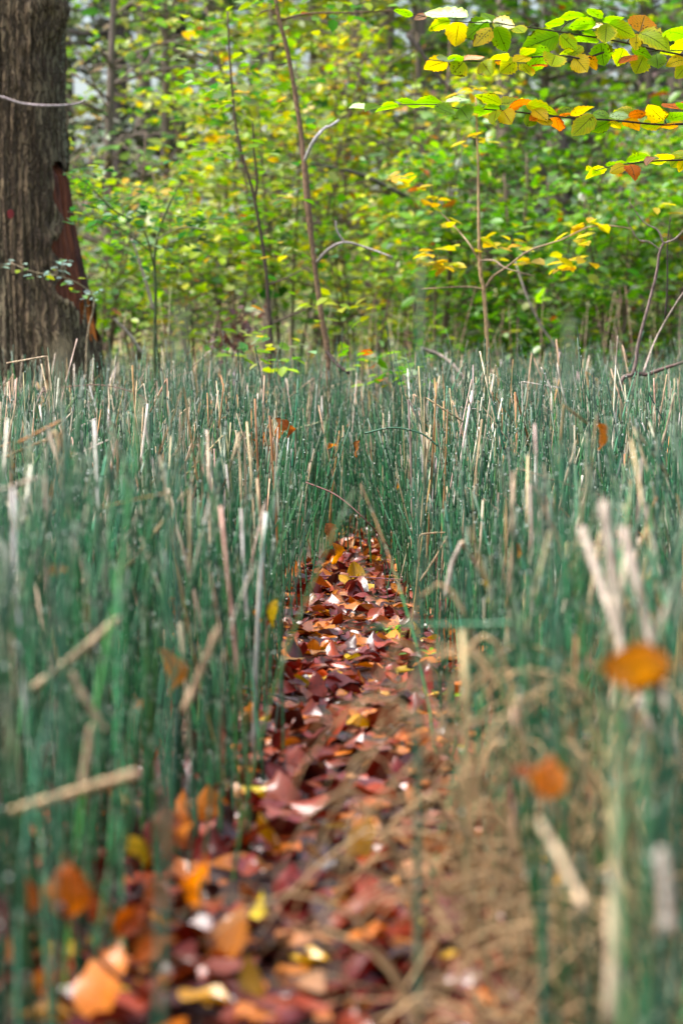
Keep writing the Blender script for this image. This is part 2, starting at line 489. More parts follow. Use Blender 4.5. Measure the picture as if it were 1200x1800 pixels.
FP = field_points(lambda y: 500 if y > 3 else 460)
order = np.argsort(FP[:, 1]); FP = FP[order]
n = len(FP)
fh = fourier(12, (1.3, 0.8), 21)
hgt = np.clip(np.interp(FP[:, 1], [2, 4, 7, 11, 16], [.52, .525, .545, .60, .67]) + rng.normal(0, 1, n) * np.interp(FP[:, 1], [4, 10], [.075, .095]) + 0.03 * fh(FP[:, 0], FP[:, 1]), 0.3, 0.92)
dp = np.abs(FP[:, 0] - pc(FP[:, 1])) - pw(FP[:, 1])
hgt *= np.where((dp < 0.12) & (FP[:, 1] < 13), 0.86, 1.0)
lean = rng.normal(0, 0.075, (n, 2)); bend = rng.normal(0, 0.05, (n, 2))
wild = (rng.random(n) < 0.07) & ((dp > .35) | (FP[:, 1] > 7.5))
lean[wild] *= 2.6
lean[:, 0] += np.where((dp < .08) & (FP[:, 1] > 6.8) & (rng.random(n) < .2), -np.sign(FP[:, 0] - pc(FP[:, 1])) * rng.uniform(.05, .3, n), 0)
bend *= np.where(rng.random((n, 1)) < .25, 2.2, 1.0)
rad = np.clip(rng.normal(0.0026, 0.0006, n), 0.0014, 0.0044)
col = pick(GREENS, n, 0.34)
top = pick(TAN, n, 0.15)
ntop = np.where(rng.random(n) < 0.14, rng.integers(1, 5, n), 0)
tip = pick([(2, (.35, .33, .22)), (1, (.7, .7, .62)), (1.5, (.06, .12, .07)), (.6, (.03, .02, .015))], n, 0.1)
base = np.concatenate([FP, np.full((n, 1), -0.01)], 1)

# the ones that show largest (nearest the camera, in frame) and those edging the path in focus are objects of their own
ppx, ppy = px_of(FP[:, 0], FP[:, 1], hgt * 0.8)
infr = (ppx > 15) & (ppx < 1185)
near_i = np.where(infr & (ppy < 1780))[0][:190]
edge_i = np.where(infr & (dp < 0.10) & (dp > -0.03) & (FP[:, 1] > 4.2) & (FP[:, 1] < 9.5))[0]
edge_i = rng.permutation(np.setdiff1d(edge_i, near_i))[:105]
single = np.concatenate([near_i, edge_i])
rest = np.setdiff1d(np.arange(n), single)
sl = lambda a, i: a[i]
tops = base + np.concatenate([(lean + bend), np.ones((n, 1))], 1) * hgt[:, None]
dr = np.concatenate([rest, rest[rng.random(len(rest)) < 0.5]])
tt = rng.random(len(dr)) ** 0.35
dpos = base[dr] + np.stack([lean[dr, 0] * tt + bend[dr, 0] * tt ** 2, lean[dr, 1] * tt + bend[dr, 1] * tt ** 2, tt], -1) * hgt[dr, None] + np.stack([rad[dr], -rad[dr] * 0.8, 0 * tt], -1) * 0.8
parts = [stems(base[rest], hgt[rest], lean[rest], bend[rest], rad[rest], col[rest], top[rest], ntop[rest], tipcol=tip[rest]),
         drops(dpos, rng.uniform(0.0012, 0.0032, len(dr)))]
tag(build('horsetail_stems', parts, M_STEM), 'dense stand of green jointed horsetail stems filling the wet ground either side of the leaf path', 'horsetails', kind='stuff')


def lean_word(lx):
    return 'leaning left' if lx < -0.09 else 'leaning right' if lx > 0.09 else 'standing upright'


# a few tall prototypes; each copy differs in height, lean and turn
def horsetail_label(x, y, h, lx, ntp, isedge):
    tall = 'tall' if h > 0.62 else 'short' if h < 0.48 else 'slender'
    tipw = ' with dried tip' if ntp else ''
    side = 'left' if x < pc(y) else 'right'
    if isedge:
        z = 'where it narrows' if y > 7.2 else 'by the red leaves'
        return f'{tall} sharp horsetail {lean_word(lx)}{tipw}, {side} path edge {z}'
    return f'{tall} blurred horsetail {lean_word(lx)}{tipw}, front rows {side} of path'


for q, i in enumerate(single):
    o = build('horsetail', [stems(np.zeros((1, 3)), hgt[i:i + 1], lean[i:i + 1], bend[i:i + 1], rad[i:i + 1], col[i:i + 1], top[i:i + 1], ntop[i:i + 1], sides=8, K=14, tipcol=tip[i:i + 1]),
                            drops(np.array([[rad[i] * .8, -rad[i] * .7, 0]]) + (tops[i] - base[i]) * rng.uniform(0.5, 0.98), [rng.uniform(0.001, 0.0024)])], M_STEM)
    o.location = base[i]
    tag(o, horsetail_label(FP[i, 0], FP[i, 1], hgt[i], lean[i, 0], ntop[i], q >= len(near_i)), 'horsetail', 'horsetail stems beside the leaf path')

# tall near stems that stand up past the field's top line
for (px, Y, h, lx, lab) in ((300, 1.75, .80, .02, 'very tall blurred horsetail standing up above the field in front of the old tree'),
                            (92, 1.9, .775, .01, 'very tall blurred horsetail with brown tip before the old tree trunk'),
                            (725, 2.6, .86, -.01, 'very tall faint horsetail stem rising before the tan hazel sapling'),
                            (985, 2.3, .80, .02, 'very tall faint horsetail stem rising left of the dead shrub'),
                            (1190, 1.8, .80, .01, 'very tall blurred horsetail stem rising right of the dead shrub')):
    o = build('horsetail', [stems(np.zeros((1, 3)), np.array([h]), np.array([[lx, 0.]]), np.array([[0.01, 0.]]), np.array([.0034]), np.array([[.05, .16, .10]]), np.array([[.44, .3, .18]]), np.array([2 if px == 92 else 0]), sides=8, K=14, tipcol=np.array([[.4, .35, .2]]))], M_STEM)
    o.location = (at(px, 640, Y)[0] - lx * h, Y, -0.01)
    tag(o, lab, 'horsetail', 'horsetail stems beside the leaf path')

# ------------------------------------------------------------------ dry stalks among them
SP = field_points(lambda y: 62 if y > 4.5 else 58, y0=2.5)
SP = SP[np.argsort(SP[:, 1])]
m = len(SP)
s_h = np.clip(np.interp(SP[:, 1], [2, 5, 10, 16], [.48, .53, .60, .68]) + rng.normal(0, 0.09, m), 0.15, 0.86)
s_lean = rng.normal(0, 1, (m, 2)) * np.where(SP[:, 1] < 5, .18, .11)[:, None]; s_bend = rng.normal(0, 0.05, (m, 2))
sd_ = SP[:, 0] - pc(SP[:, 1])
s_lean[:, 0] = np.where((np.abs(sd_) < .5) & (SP[:, 1] < 8), np.abs(s_lean[:, 0]) * np.sign(sd_) * .7, s_lean[:, 0])
s_r = np.clip(rng.normal(0.0028, 0.0008, m), 0.0014, 0.005)
s_col = pick(TAN, m, 0.2)
s_brk = rng.random(m) < np.where(SP[:, 1] < 4, .12, .24)


def stalk(i, sides=5):
    h = s_h[i]
    t = np.linspace(0, 1, 6)
    P = np.stack([(s_lean[i, 0] * t + s_bend[i, 0] * t * t) * h, (s_lean[i, 1] * t + s_bend[i, 1] * t * t) * h, t * h], -1)
    if s_brk[i]:  # snapped over: the top third hangs to one side
        a = rng.random() * 6.28; k = rng.uniform(0.12, 0.3)
        dn = rng.uniform(-1.8, -0.1)
        e = P[-1] + np.array([abs(math.cos(a)) * np.sign(SP[i, 0] - pc(SP[i, 1])), 0.5 * math.sin(a), dn]) * k * (0.5 if SP[i, 1] < 5 else .7)
        P = np.vstack([P, P[-1] + (e - P[-1]) * 0.08, e])
    r = s_r[i] * np.linspace(1, 0.75, len(P))
    C = s_col[i] * np.linspace(0.75, 1.15, len(P))[:, None]
    if rng.random() < 0.25:
        C[: len(C) // 2] = pick(GREENS, 1)[0]
    return tube(P, r, C, sides)


spx, spy = px_of(SP[:, 0], SP[:, 1], s_h * 0.85)
ok = (spx > 10) & (spx < 1190) & (spy < 1780)
big = np.where(ok)[0][:240]
rest_s = np.setdiff1d(np.arange(m), big)
parts = []
for i in rest_s:
    v, q, u, c = stalk(i)
    parts.append((v + np.array([SP[i, 0], SP[i, 1], -0.01]), q, u, c))
tag(build('dry_stalk_stubble', parts, M_STRAW), 'far tan dead horsetail stalks mixed through the green stand', 'dry stalks', kind='stuff')
for i in big:
    o = build('dry_stalk', [stalk(i, 7)], M_STRAW)
    o.location = (SP[i, 0], SP[i, 1], -0.01)
    side = 'left' if SP[i, 0] < pc(SP[i, 1]) else 'right'
    tone = 'whitish' if s_col[i, 2] > 0.28 else 'brown' if s_col[i, 2] < 0.11 else 'tan'
    depth = 'in the blurred front rows' if SP[i, 1] < 3.6 else 'in the middle of the stand' if SP[i, 1] < 6.5 else 'level with the sharp stems'
    shape = 'snapped over' if s_brk[i] else lean_word(s_lean[i, 0])
    tag(o, f'{tone} dead horsetail stalk {shape} {depth} {side} of the path', 'dry stalk', 'dead stalks among the green horsetails')

# ------------------------------------------------------------------ leaf litter
FALL = [(4.4, (.15, .010, .006)), (3.6, (.28, .036, .006)), (2.1, (.54, .15, .008)), (0.5, (.70, .38, .010)),
        (0.9, (.25, .07, .03)), (2.0, (.045, .008, .006)), (0.5, (.46, .20, .07))]
TPL = [leaf_grid(1, rng.uniform(.55, .72), 8, curl=rng.uniform(-.5, .6), fold=rng.uniform(-.2, .2), wave=rng.uniform(.04, .12), twist=rng.uniform(-.45, .45), bend=rng.uniform(-.3, .3), serr=rng.uniform(.01, .06), seed=k) for k in range(26)]
TV = np.stack([t[0] - np.array([0, .5, 0]) for t in TPL]); TQ = TPL[0][1]; TU = TPL[0][2]; NV = TV.shape[1]


def litter_points(n, y0, y1, wide):
    y = y0 + (y1 - y0) * rng.random(n) ** 1.0
    x = pc(y) + rng.uniform(-1, 1, n) * (np.maximum(pw(y), .05) + wide)
    return np.stack([x, y], -1)


L1 = litter_points(2900, 1.6, 11.4, 0.06)
L2 = scatter(1.6, 8.0, lambda y: 250 if y < 4 else 90, 0.2)
L2 = L2[np.abs(L2[:, 0] - pc(L2[:, 1])) > pw(L2[:, 1])]
L2 = L2[L2[:, 1] > np.where(L2[:, 0] > pc(L2[:, 1]), 2.9, 2.45)]
L2 = L2[(np.abs(L2[:, 0] - pc(L2[:, 1])) < pw(L2[:, 1]) + 0.35) | (rng.random(len(L2)) < 0.45)]
LP = np.concatenate([L1, L2]); nl = len(LP)
lz = 0.008 + 0.030 * rng.random(nl)
la = rng.normal(0, 0.11, nl); lb = rng.normal(0, 0.13, nl); lc = rng.random(nl) * 6.28
up = rng.random(nl) < 0.12
la[up] = rng.uniform(0.5, 1.15, up.sum()); lz[up] += 0.012
out = np.arange(nl) >= len(L1)
up2 = out & (rng.random(nl) < 0.35)
la[up2] = rng.uniform(0.7, 1.5, up2.sum()); lz[up2] += rng.random(up2.sum()) ** 2 * 0.14
lsz = np.clip(rng.normal(0.074, 0.017, nl), 0.035, 0.112)
lk = rng.integers(0, len(TPL), nl)
lcol = pick(FALL, nl, 0.22)
lcol2 = np.clip(lcol * rng.uniform(0.35, 1.5, (nl, 1)), 0.004, .8)
lpos = np.concatenate([LP, lz[:, None]], 1)
LM = rot_xyz(la, lb, lc)
lx, ly = px_of(lpos[:, 0], lpos[:, 1], lpos[:, 2])
vis = (lx > 20) & (lx < 1180) & (ly < 1785)
score = np.where(vis, (lsz * F / lpos[:, 1]) * (0.4 + lz / 0.03) * np.where(out, 0.75, 1.0), 0)
ls = np.argsort(-score)[:280]
lr = np.setdiff1d(np.arange(nl), ls)
V = np.einsum('nij,nkj->nki', LM[lr], TV[lk[lr]]) * lsz[lr, None, None] + lpos[lr, None]
Q = (TQ[None] + (np.arange(len(lr)) * NV)[:, None, None]).reshape(-1, 4)
tag(build('leaf_litter', [(V.reshape(-1, 3), Q, np.tile(TU, (len(lr), 1)), np.repeat(lcol[lr], NV, 0), np.repeat(lcol2[lr], NV, 0))], M_LITTER),
    'wet carpet of red and brown fallen beech leaves covering the path', 'leaf litter', kind='stuff')


def hue_word(c):
    r, g, b = c
    if g > 0.45 * r: return 'yellow' if b < 0.12 else 'pale tan'
    if r > 0.30: return 'orange' if b < 0.05 else 'pinkish tan'
    if r < 0.07: return 'dark brown'
    if b > 0.018: return 'pale brown'
    return 'rust red' if g > 0.02 else 'deep red'


def set_rot(o, M, s=1.0):
    from mathutils import Matrix
    o.rotation_mode = 'QUATERNION'
    o.rotation_quaternion = Matrix(M.tolist()).to_quaternion()
    o.scale = (s, s, s)


for i in ls:
    o = build('fallen_leaf', [(TV[lk[i]], TQ, TU, np.tile(lcol[i], (NV, 1)), np.tile(lcol2[i], (NV, 1)))], M_LITTER)
    o.location = lpos[i]; set_rot(o, LM[i], lsz[i])
    y = lpos[i, 1]
    if out[i]:
        where = ('among the left stems' if lpos[i, 0] < pc(y) else 'among the right stems') + (' at the front' if y < 3.3 else ' further back')
    else:
        where = 'at the blurred near end of the path' if y < 3.3 else 'on the path before the yellow leaf' if y < 5.2 else 'on the path past the yellow leaf'
    pose = 'tipped on edge' if la[i] > .5 else 'curled' if abs(lb[i]) > 0.3 else 'lying flat'
    size = 'large' if lsz[i] > .08 else 'small' if lsz[i] < .066 else 'wet'
    tag(o, f'{size} {hue_word(lcol[i])} beech leaf {pose} {where}', 'fallen leaf', 'fallen beech leaves on the path')


# ------------------------------------------------------------------ leaves placed one by one
def leaf_between(b, t, w, L_min, wmat, up=1.0, **kw):
    """leaf from point b to point t (world), shown about w metres wide towards the camera"""
    b = np.asarray(b, float); t = np.asarray(t, float)
    mdir = t - b; pl = np.linalg.norm(mdir)
    if pl < L_min:
        mdir = mdir + np.array([0, random.choice((-1, 1)) * math.sqrt(L_min ** 2 - pl ** 2), 0])
    L = np.linalg.norm(mdir); mdir /= L
    view = b - np.array([0, 0, H]); view /= np.linalg.norm(view)
    s0 = np.cross(mdir, view); s0 /= np.linalg.norm(s0)
    n0 = np.cross(s0, mdir)
    W = max(w, 0.62 * L)
    ph = math.acos(min(1.0, w / W))
    best = None
    for sg in (1, -1):
        for fl in (1, -1):
            s = (math.cos(ph) * s0 + sg * math.sin(ph) * n0) * fl
            nn = np.cross(s, mdir)
            if best is None or nn[2] * up > best[0]: best = (nn[2] * up, s, nn)
    s, nn = best[1], best[2]
    v, q, u = leaf_grid(L, W, rows=kw.pop('rows', 11), **kw)
    M = np.stack([s, mdir, nn], 1)
    return v @ M.T, q, u, M, L


PALB = {'g': ((.19, .40, .012), (.32, .48, .012)), 'y': ((.80, .62, .015), (.85, .52, .02)), 'yg': ((.42, .56, .014), (.72, .60, .02)),
        'o': ((.88, .40, .02), (.75, .26, .02)), 'r': ((.75, .20, .02), (.60, .14, .02)), 'p': ((.42, .56, .32), (.34, .48, .12)),  # 'p' is a green leaf with its sky sheen painted in as pale green-white
        'k': ((.62, .36, .24), (.55, .2, .08)), 'b': ((.22, .07, .015), (.30, .12, .02)), 'w': ((.70, .66, .40), (.75, .55, .15))}
WORD = {'r': 'rusty orange dead leaf', 'o': 'orange leaf', 'b': 'brown leaf', 'k': 'pinkish withered leaf', 'y': 'yellow leaf'}


def beech_branch(label, group, twigs, leaves, Y):
    root_p = at(*twigs[0][0][:2], Y)
    root = empty('beech_branch', root_p, label, 'branch', group)
    for k, tw in enumerate(twigs):
        pts = [at(p[0], p[1], Y + (p[2] if len(p) > 2 else 0)) - root_p for p in tw]
        n_ = max(8, len(pts) * 5)
        P = smooth_path(pts, n_)
        r0 = 0.0032 if k == 0 else 0.0018
        build('twig', [tube(P, [r0, r0 * .35], (.055, .035, .028), 7, 0.05)], M_TWIG, root)
    for (bx, by, tx, ty, w, c) in leaves:
        dy = rng.normal(0, 0.05)
        b = at(bx, by, Y + dy * 0.3); t = at(tx, ty, Y + dy)
        sc = Y / F
        t = b + (t - b) * 1.06
        v, q, u, M, L = leaf_between(b, t, w * sc * 1.12, 0.064, None, curl=rng.uniform(-.25, .25), fold=rng.uniform(.0, .18), wave=rng.uniform(.02, .045), bend=rng.uniform(-.45, .2), serr=.06, rows=13, twist=rng.uniform(-.4, .4))
        ca, cb = (np.array(x) * math.exp(rng.normal(0, .10)) for x in PALB[c])
        o = build('leaf', [(v + b - root_p, q, u, np.tile(ca, (len(v), 1)), np.tile(cb, (len(v), 1)))], M_LEAF, root)
        if c in WORD: o['label'] = WORD[c]


BG = 'beech branches reaching in from the right'
YB = 6.9
beech_branch('uppermost beech branch with a heart-shaped orange leaf and one big yellow leaf near its tip', BG,
             [[(1290, 116, .1), (1200, 97), (1150, 87), (1107, 77), (1047, 66), (982, 56), (930, 48), (900, 45), (865, 40), (800, 38), (725, 25)],
              [(982, 56), (993, 43), (1003, 37), (1018, 30)], [(1100, 76), (1112, 62), (1125, 54), (1128, 46)], [(1060, 66), (1062, 48), (1054, 32)],
              [(930, 48), (934, 44), (943, 41)], [(1200, 89), (1150, 90), (1113, 98)]],
             [(725, 25, 693, 15, 12, 'g'), (752, 25, 727, 38, 10, 'k'), (820, 30, 748, 27, 16, 'p'), (790, 35, 752, 50, 20, 'yg'),
              (806, 38, 800, 79, 37, 'y'), (855, 36, 822, 66, 36, 'g'), (862, 50, 833, 82, 26, 'y'), (860, 36, 833, 53, 13, 'p'),
              (872, 38, 846, 24, 14, 'g'), (866, 37, 903, 46, 24, 'w'), (872, 48, 890, 90, 32, 'g'), (905, 48, 918, 62, 18, 'yg'),
              (990, 41, 958, 42, 15, 'g'), (985, 30, 1026, 24, 13, 'g'), (1045, 42, 998, 46, 20, 'g'), (1055, 32, 1030, 17, 15, 'g'),
              (1058, 44, 1014, 50, 11, 'w'), (1058, 38, 1096, 32, 13, 'g'), (1065, 44, 1063, 77, 34, 'yg'), (1070, 42, 1114, 64, 27, 'yg'),
              (980, 62, 918, 86, 40, 'g'), (985, 62, 1012, 88, 26, 'yg'), (1050, 72, 1003, 72, 14, 'g'), (1046, 63, 1020, 55, 11, 'g'),
              (1055, 76, 1060, 114, 38, 'g'), (1124, 55, 1133, 25, 46, 'o'), (1118, 60, 1118, 86, 21, 'y'), (1125, 56, 1175, 84, 31, 'yg'),
              (1202, 60, 1162, 53, 25, 'g'), (1095, 85, 1084, 114, 28, 'yg'), (1110, 85, 1144, 100, 17, 'g'), (1114, 97, 1089, 111, 14, 'r'),
              (1130, 99, 1117, 128, 33, 'yg'), (1153, 96, 1152, 124, 31, 'g'), (1202, 84, 1158, 92, 16, 'yg'), (1205, 104, 1171, 113, 18, 'y'),
              (1206, 115, 1185, 140, 24, 'yg'), (960, 50, 975, 58, 12, 'yg'), (1215, 70, 1190, 75, 18, 'yg'), (1240, 100, 1215, 80, 24, 'g')], YB)
beech_branch('short beech branch hanging just under the uppermost one, yellow round leaf at its tip', BG,
             [[(1060, 92, .06), (1025, 103), (1000, 99), (975, 98), (930, 101), (870, 107), (815, 107), (785, 108), (750, 104)], [(975, 98), (962, 93), (950, 96)]],
             [(785, 107, 747, 119, 26, 'y'), (792, 105, 768, 109, 9, 'p'), (815, 108, 795, 130, 36, 'yg'), (814, 104, 786, 98, 10, 'g'),
              (816, 106, 849, 102, 8, 'k'), (845, 107, 860, 130, 32, 'yg'), (868, 108, 846, 120, 16, 'b'), (870, 106, 899, 109, 12, 'o'),
              (905, 106, 880, 124, 30, 'yg'), (964, 90, 913, 102, 28, 'g'), (962, 96, 924, 123, 28, 'g'), (928, 100, 901, 112, 15, 'y'),
              (918, 113, 931, 137, 20, 'yg'), (975, 98, 965, 121, 38, 'yg'), (1010, 101, 1029, 128, 32, 'y'), (1024, 100, 1048, 121, 19, 'o'),
              (1000, 98, 1022, 82, 20, 'yg'), (982, 97, 1010, 92, 14, 'yg'), (940, 114, 955, 121, 7, 'r'), (915, 98, 938, 88, 16, 'yg'), (890, 104, 860, 98, 12, 'yg')], YB - .05)
beech_branch('longest beech branch in the middle with rusty round leaf hanging beneath and pale green tip', BG,
             [[(1290, 222, .1), (1200, 218), (1160, 219), (1070, 211), (1015, 208), (960, 203), (900, 196), (850, 192), (800, 190), (775, 184), (700, 184), (640, 184)],
              [(800, 190), (784, 186), (778, 181)], [(1170, 218), (1167, 210), (1164, 206)], [(880, 194), (878, 186), (884, 181)]],
             [(645, 184, 614, 189, 12, 'p'), (668, 184, 643, 190, 11, 'g'), (700, 184, 658, 193, 12, 'g'), (738, 184, 694, 178, 13, 'g'),
              (782, 182, 733, 177, 16, 'g'), (765, 187, 799, 203, 20, 'g'), (808, 189, 822, 213, 34, 'g'), (784, 178, 826, 175, 8, 'p'),
              (880, 182, 836, 164, 19, 'yg'), (882, 191, 840, 200, 17, 'g'), (884, 195, 897, 220, 30, 'y'), (872, 195, 866, 218, 18, 'yg'),
              (882, 183, 918, 174, 12, 'yg'), (893, 187, 935, 175, 15, 'r'), (925, 185, 977, 200, 20, 'yg'), (980, 199, 1004, 191, 11, 'g'),
              (985, 202, 1006, 200, 8, 'r'), (938, 192, 959, 214, 21, 'y'), (946, 205, 928, 217, 15, 'r'), (950, 207, 963, 223, 17, 'y'),
              (938, 202, 923, 224, 22, 'g'), (975, 205, 985, 226, 24, 'r'), (1002, 203, 1042, 189, 14, 'y'), (1042, 203, 1006, 238, 32, 'yg'),
              (1068, 208, 1043, 194, 19, 'g'), (1071, 212, 1038, 230, 24, 'g'), (1070, 203, 1106, 205, 13, 'p'), (1104, 203, 1137, 197, 13, 'r'),
              (1072, 213, 1092, 221, 13, 'y'), (1097, 208, 1123, 222, 20, 'o'), (1165, 211, 1139, 187, 28, 'y'), (1165, 213, 1126, 222, 22, 'yg'),
              (1112, 198, 1078, 192, 9, 'yg'), (1206, 195, 1165, 183, 15, 'r'), (1172, 210, 1208, 202, 18, 'g'), (1215, 190, 1188, 181, 12, 'g'),
              (1190, 221, 1160, 223, 9, 'o'), (850, 196, 826, 190, 12, 'g'), (1240, 222, 1205, 212, 18, 'yg')], YB)
beech_branch('lowest beech branch at the frame edge, carrying one dark rusty hanging leaf', BG,
             [[(1290, 276, .1), (1200, 281), (1150, 283), (1110, 287), (1075, 292), (1045, 300)]],
             [(1104, 291, 1064, 289, 13, 'g'), (1140, 275, 1100, 285, 13, 'g'), (1102, 289, 1072, 301, 15, 'y'), (1106, 287, 1114, 313, 23, 'r'),
              (1152, 275, 1131, 288, 9, 'k'), (1182, 277, 1151, 269, 10, 'y'), (1196, 276, 1176, 294, 22, 'yg'), (1172, 282, 1139, 288, 9, 'yg'),
              (1064, 295, 1028, 310, 15, 'yg'), (1206, 279, 1196, 298, 16, 'y'), (1204, 274, 1185, 268, 12, 'yg'), (1050, 299, 1035, 296, 10, 'yg')], YB + .1)


# ------------------------------------------------------------------ loose leaves caught in the stems
def caught_leaf(label, cat, bx, by, tx, ty, w, Y, c, c2=None, curl=0.5, mat=None, **kw):
    b = at(bx, by, Y); t = at(tx, ty, Y + rng.normal(0, .01))
    v, q, u, M, L = leaf_between(b, t, w * Y / F, 0.03, None, curl=curl, fold=rng.uniform(-.3, .35), wave=kw.pop('wave', .14), bend=kw.pop('bend', -.5), serr=.07, twist=rng.uniform(-.7, .7), rows=14, **kw)
    v = v + rng.normal(0, .026, v.shape) * L * np.repeat(np.linspace(.2, 1, 14), 5)[:, None]
    st = tube(np.array([[0, 0, 0], -M[:, 1] * L * .18 + np.array([.0, 0, .004]), -M[:, 1] * L * .34]), [.0011, .0008], np.array(c) * .5, 5)
    ed_ = np.array(c2 or c) * rng.uniform(.35, .9)
    o = build('caught_leaf', [(v, q, u, np.array(c) * .95 + (np.array(c2 or c) * rng.uniform(.7, 1.0) - np.array(c) * .95) * np.clip(u[:, 1:] * rng.uniform(.4, 1.1) + .5 * (u[:, :1] - .5), 0, 1), np.tile(ed_, (len(v), 1))), st], mat or M_LEAF)
    o.location = b
    tag(o, label, cat)
    return o


OR, RD, YL, BN = (.85, .27, .02), (.58, .14, .03), (.85, .58, .01), (.52, .20, .06)
caught_leaf('large blurred bright orange leaf draped over dry grass on the right', 'leaf', 1180, 1165, 1052, 1180, 84, 2.05, (.90, .34, .03), (.80, .22, .03), curl=-.25, bend=-.5)
caught_leaf('blurred salmon orange leaf standing at the top of the dry grass', 'leaf', 968, 1402, 964, 1328, 62, 2.2, (.82, .25, .07), OR)
caught_leaf('small reddish leaf just left of the salmon orange leaf', 'leaf', 935, 1362, 905, 1352, 26, 2.25, (.52, .16, .08), RD)
caught_leaf('bright yellow folded leaf hooked on a stem at the left path edge', 'leaf', 486, 1054, 474, 1102, 21, 4.7, (.80, .58, .01), (.78, .50, .01), curl=.1, wave=.015)
caught_leaf('small yellow leaf tucked behind the bright yellow folded one', 'leaf', 455, 1070, 452, 1096, 12, 4.9, (.72, .46, .01), OR)
caught_leaf('yellow green blade-like leaf leaning among the right stems', 'leaf', 853, 1020, 870, 1066, 11, 4.2, (.50, .50, .02), YL, curl=.1)
caught_leaf('bright yellow leaf lying alone in the middle of the path', 'leaf', 592, 1202, 622, 1212, 20, 5.42, (.78, .52, .01), (.74, .46, .01), curl=.2)
caught_leaf('broad orange tan leaf lying on the path past the yellow leaf', 'leaf', 682, 1240, 726, 1276, 40, 5.08, (.62, .26, .05), (.66, .36, .12), curl=-.3)
caught_leaf('big blurred orange leaf upright at the left front corner', 'leaf', 122, 1610, 118, 1515, 82, 2.5, (.75, .21, .03), (.62, .15, .03), curl=.3)
caught_leaf('blurred round orange leaf low at the left front corner', 'leaf', 60, 1738, 105, 1708, 42, 2.6, (.56, .2, .03), RD)
caught_leaf('blurred yellow leaf low among the left front stems', 'leaf', 222, 1470, 262, 1518, 34, 2.9, (.76, .52, .01), (.7, .44, .01))
caught_leaf('red orange leaf below the blurred yellow leaf at left', 'leaf', 205, 1640, 255, 1590, 50, 2.75, (.55, .12, .02), RD)
caught_leaf('orange dead leaf hanging in the left stems above the litter', 'leaf', 290, 1140, 308, 1222, 36, 3.4, (.56, .22, .05), OR, curl=.7)
caught_leaf('small orange leaf low behind the hanging leaf at left', 'leaf', 240, 1232, 258, 1256, 22, 3.8, OR)
caught_leaf('brown orange leaf high among the left stems', 'leaf', 88, 1008, 118, 992, 24, 3.3, (.44, .16, .05))
caught_leaf('small rust leaf low in the left stems', 'leaf', 298, 1050, 312, 1080, 20, 4.4, (.5, .13, .02))
caught_leaf('upright brown leaf at the far bend of the path', 'leaf', 573, 920, 585, 958, 20, 8.0, (.40, .19, .10), BN, curl=.5)
caught_leaf('orange leaf standing under the brown one at the far bend', 'leaf', 590, 955, 592, 992, 15, 7.9, (.66, .25, .03), OR)
caught_leaf('orange withered leaf impaled on a dry stalk at right', 'leaf', 1052, 745, 1060, 788, 16, 5.2, (.62, .2, .05), BN, curl=.6)
caught_leaf('rust leaf half hidden in the stems right of the path', 'leaf', 830, 1180, 850, 1225, 34, 3.9, (.46, .15, .05), BN)
caught_leaf('small red leaf beside the stems at the right path edge', 'leaf', 714, 1155, 733, 1168, 17, 6.1, (.5, .10, .02), RD)
caught_leaf('orange leaf between tall stems above the right path edge', 'leaf', 908, 955, 912, 988, 13, 4.6, (.60, .22, .05), BN)
caught_leaf('small orange leaf at the far end of the trail', 'leaf', 695, 845, 700, 872, 9, 9.0, (.62, .24, .05), BN)
for (bx, by, tx, ty, w, Y_, c_, d_, lab) in (
        (345, 1592, 347, 1500, 34, 2.75, OR, RD, 'orange leaf standing on edge at the left front path edge'),
        (290, 1602, 262, 1530, 42, 2.8, (.58, .20, .09), RD, 'salmon leaf leaning on stems right of the big upright orange leaf'),
        (52, 1602, 48, 1530, 28, 2.6, BN, RD, 'narrow brown leaf upright left of the big upright orange leaf'),
        (182, 1622, 158, 1572, 36, 2.7, (.50, .08, .02), RD, 'crimson leaf right behind the big upright orange leaf'),
        (236, 1692, 304, 1642, 44, 2.6, (.56, .14, .03), BN, 'crumpled red orange leaf low at the left front below the salmon leaf'),
        (326, 1446, 304, 1424, 24, 3.2, (.70, .22, .02), OR, 'small vivid orange leaf above the blurred yellow leaf'),
        (318, 1490, 330, 1440, 24, 3.1, (.55, .2, .08), BN, 'pale rust leaf under the small vivid orange leaf'),
        (445, 1268, 440, 1230, 22, 4.4, OR, RD, 'orange leaf propped on stems at the left path edge by the grey stick'),
        (1050, 1420, 1040, 1350, 30, 2.7, (.5, .18, .07), BN, 'brown leaf standing in the dry grass right of the salmon leaf'),
        (750, 1490, 790, 1470, 36, 3.0, (.55, .22, .1), BN, 'tan leaf caught at the dry grass edge')):
    caught_leaf(lab, 'leaf', bx, by, tx, ty, w, Y_, c_, d_)
caught_leaf('yellow leaf lying at the left front of the litter', 'leaf', 435, 1310, 458, 1352, 15, 4.6, (.74, .46, .02), YL)
for k, (bx, by, tx, ty, w, what) in enumerate(((487, 735, 494, 775, 13, 'longest curled strip'), (470, 758, 466, 792, 12, 'lower left strip'), (503, 738, 508, 768, 10, 'right strip'), (478, 782, 476, 815, 9, 'lowest strip'))):
    caught_leaf(f'curled orange brown dead leaf in the hanging cluster on a horsetail tip, {what}', 'leaf', bx, by, tx, ty, w, 8.2, (.48, .17, .06), (.40, .12, .04), curl=1.0)
for k, (bx, by, tx, ty, w) in enumerate(((630, 775, 622, 803, 9), (590, 780, 575, 788, 8))):
    caught_leaf(('rust leaf' if k == 0 else 'small orange leaf') + ' hanging high among the stems behind the trail end', 'leaf', bx, by, tx, ty, w, 8.8, (.52, .18, .05), BN, curl=.7)


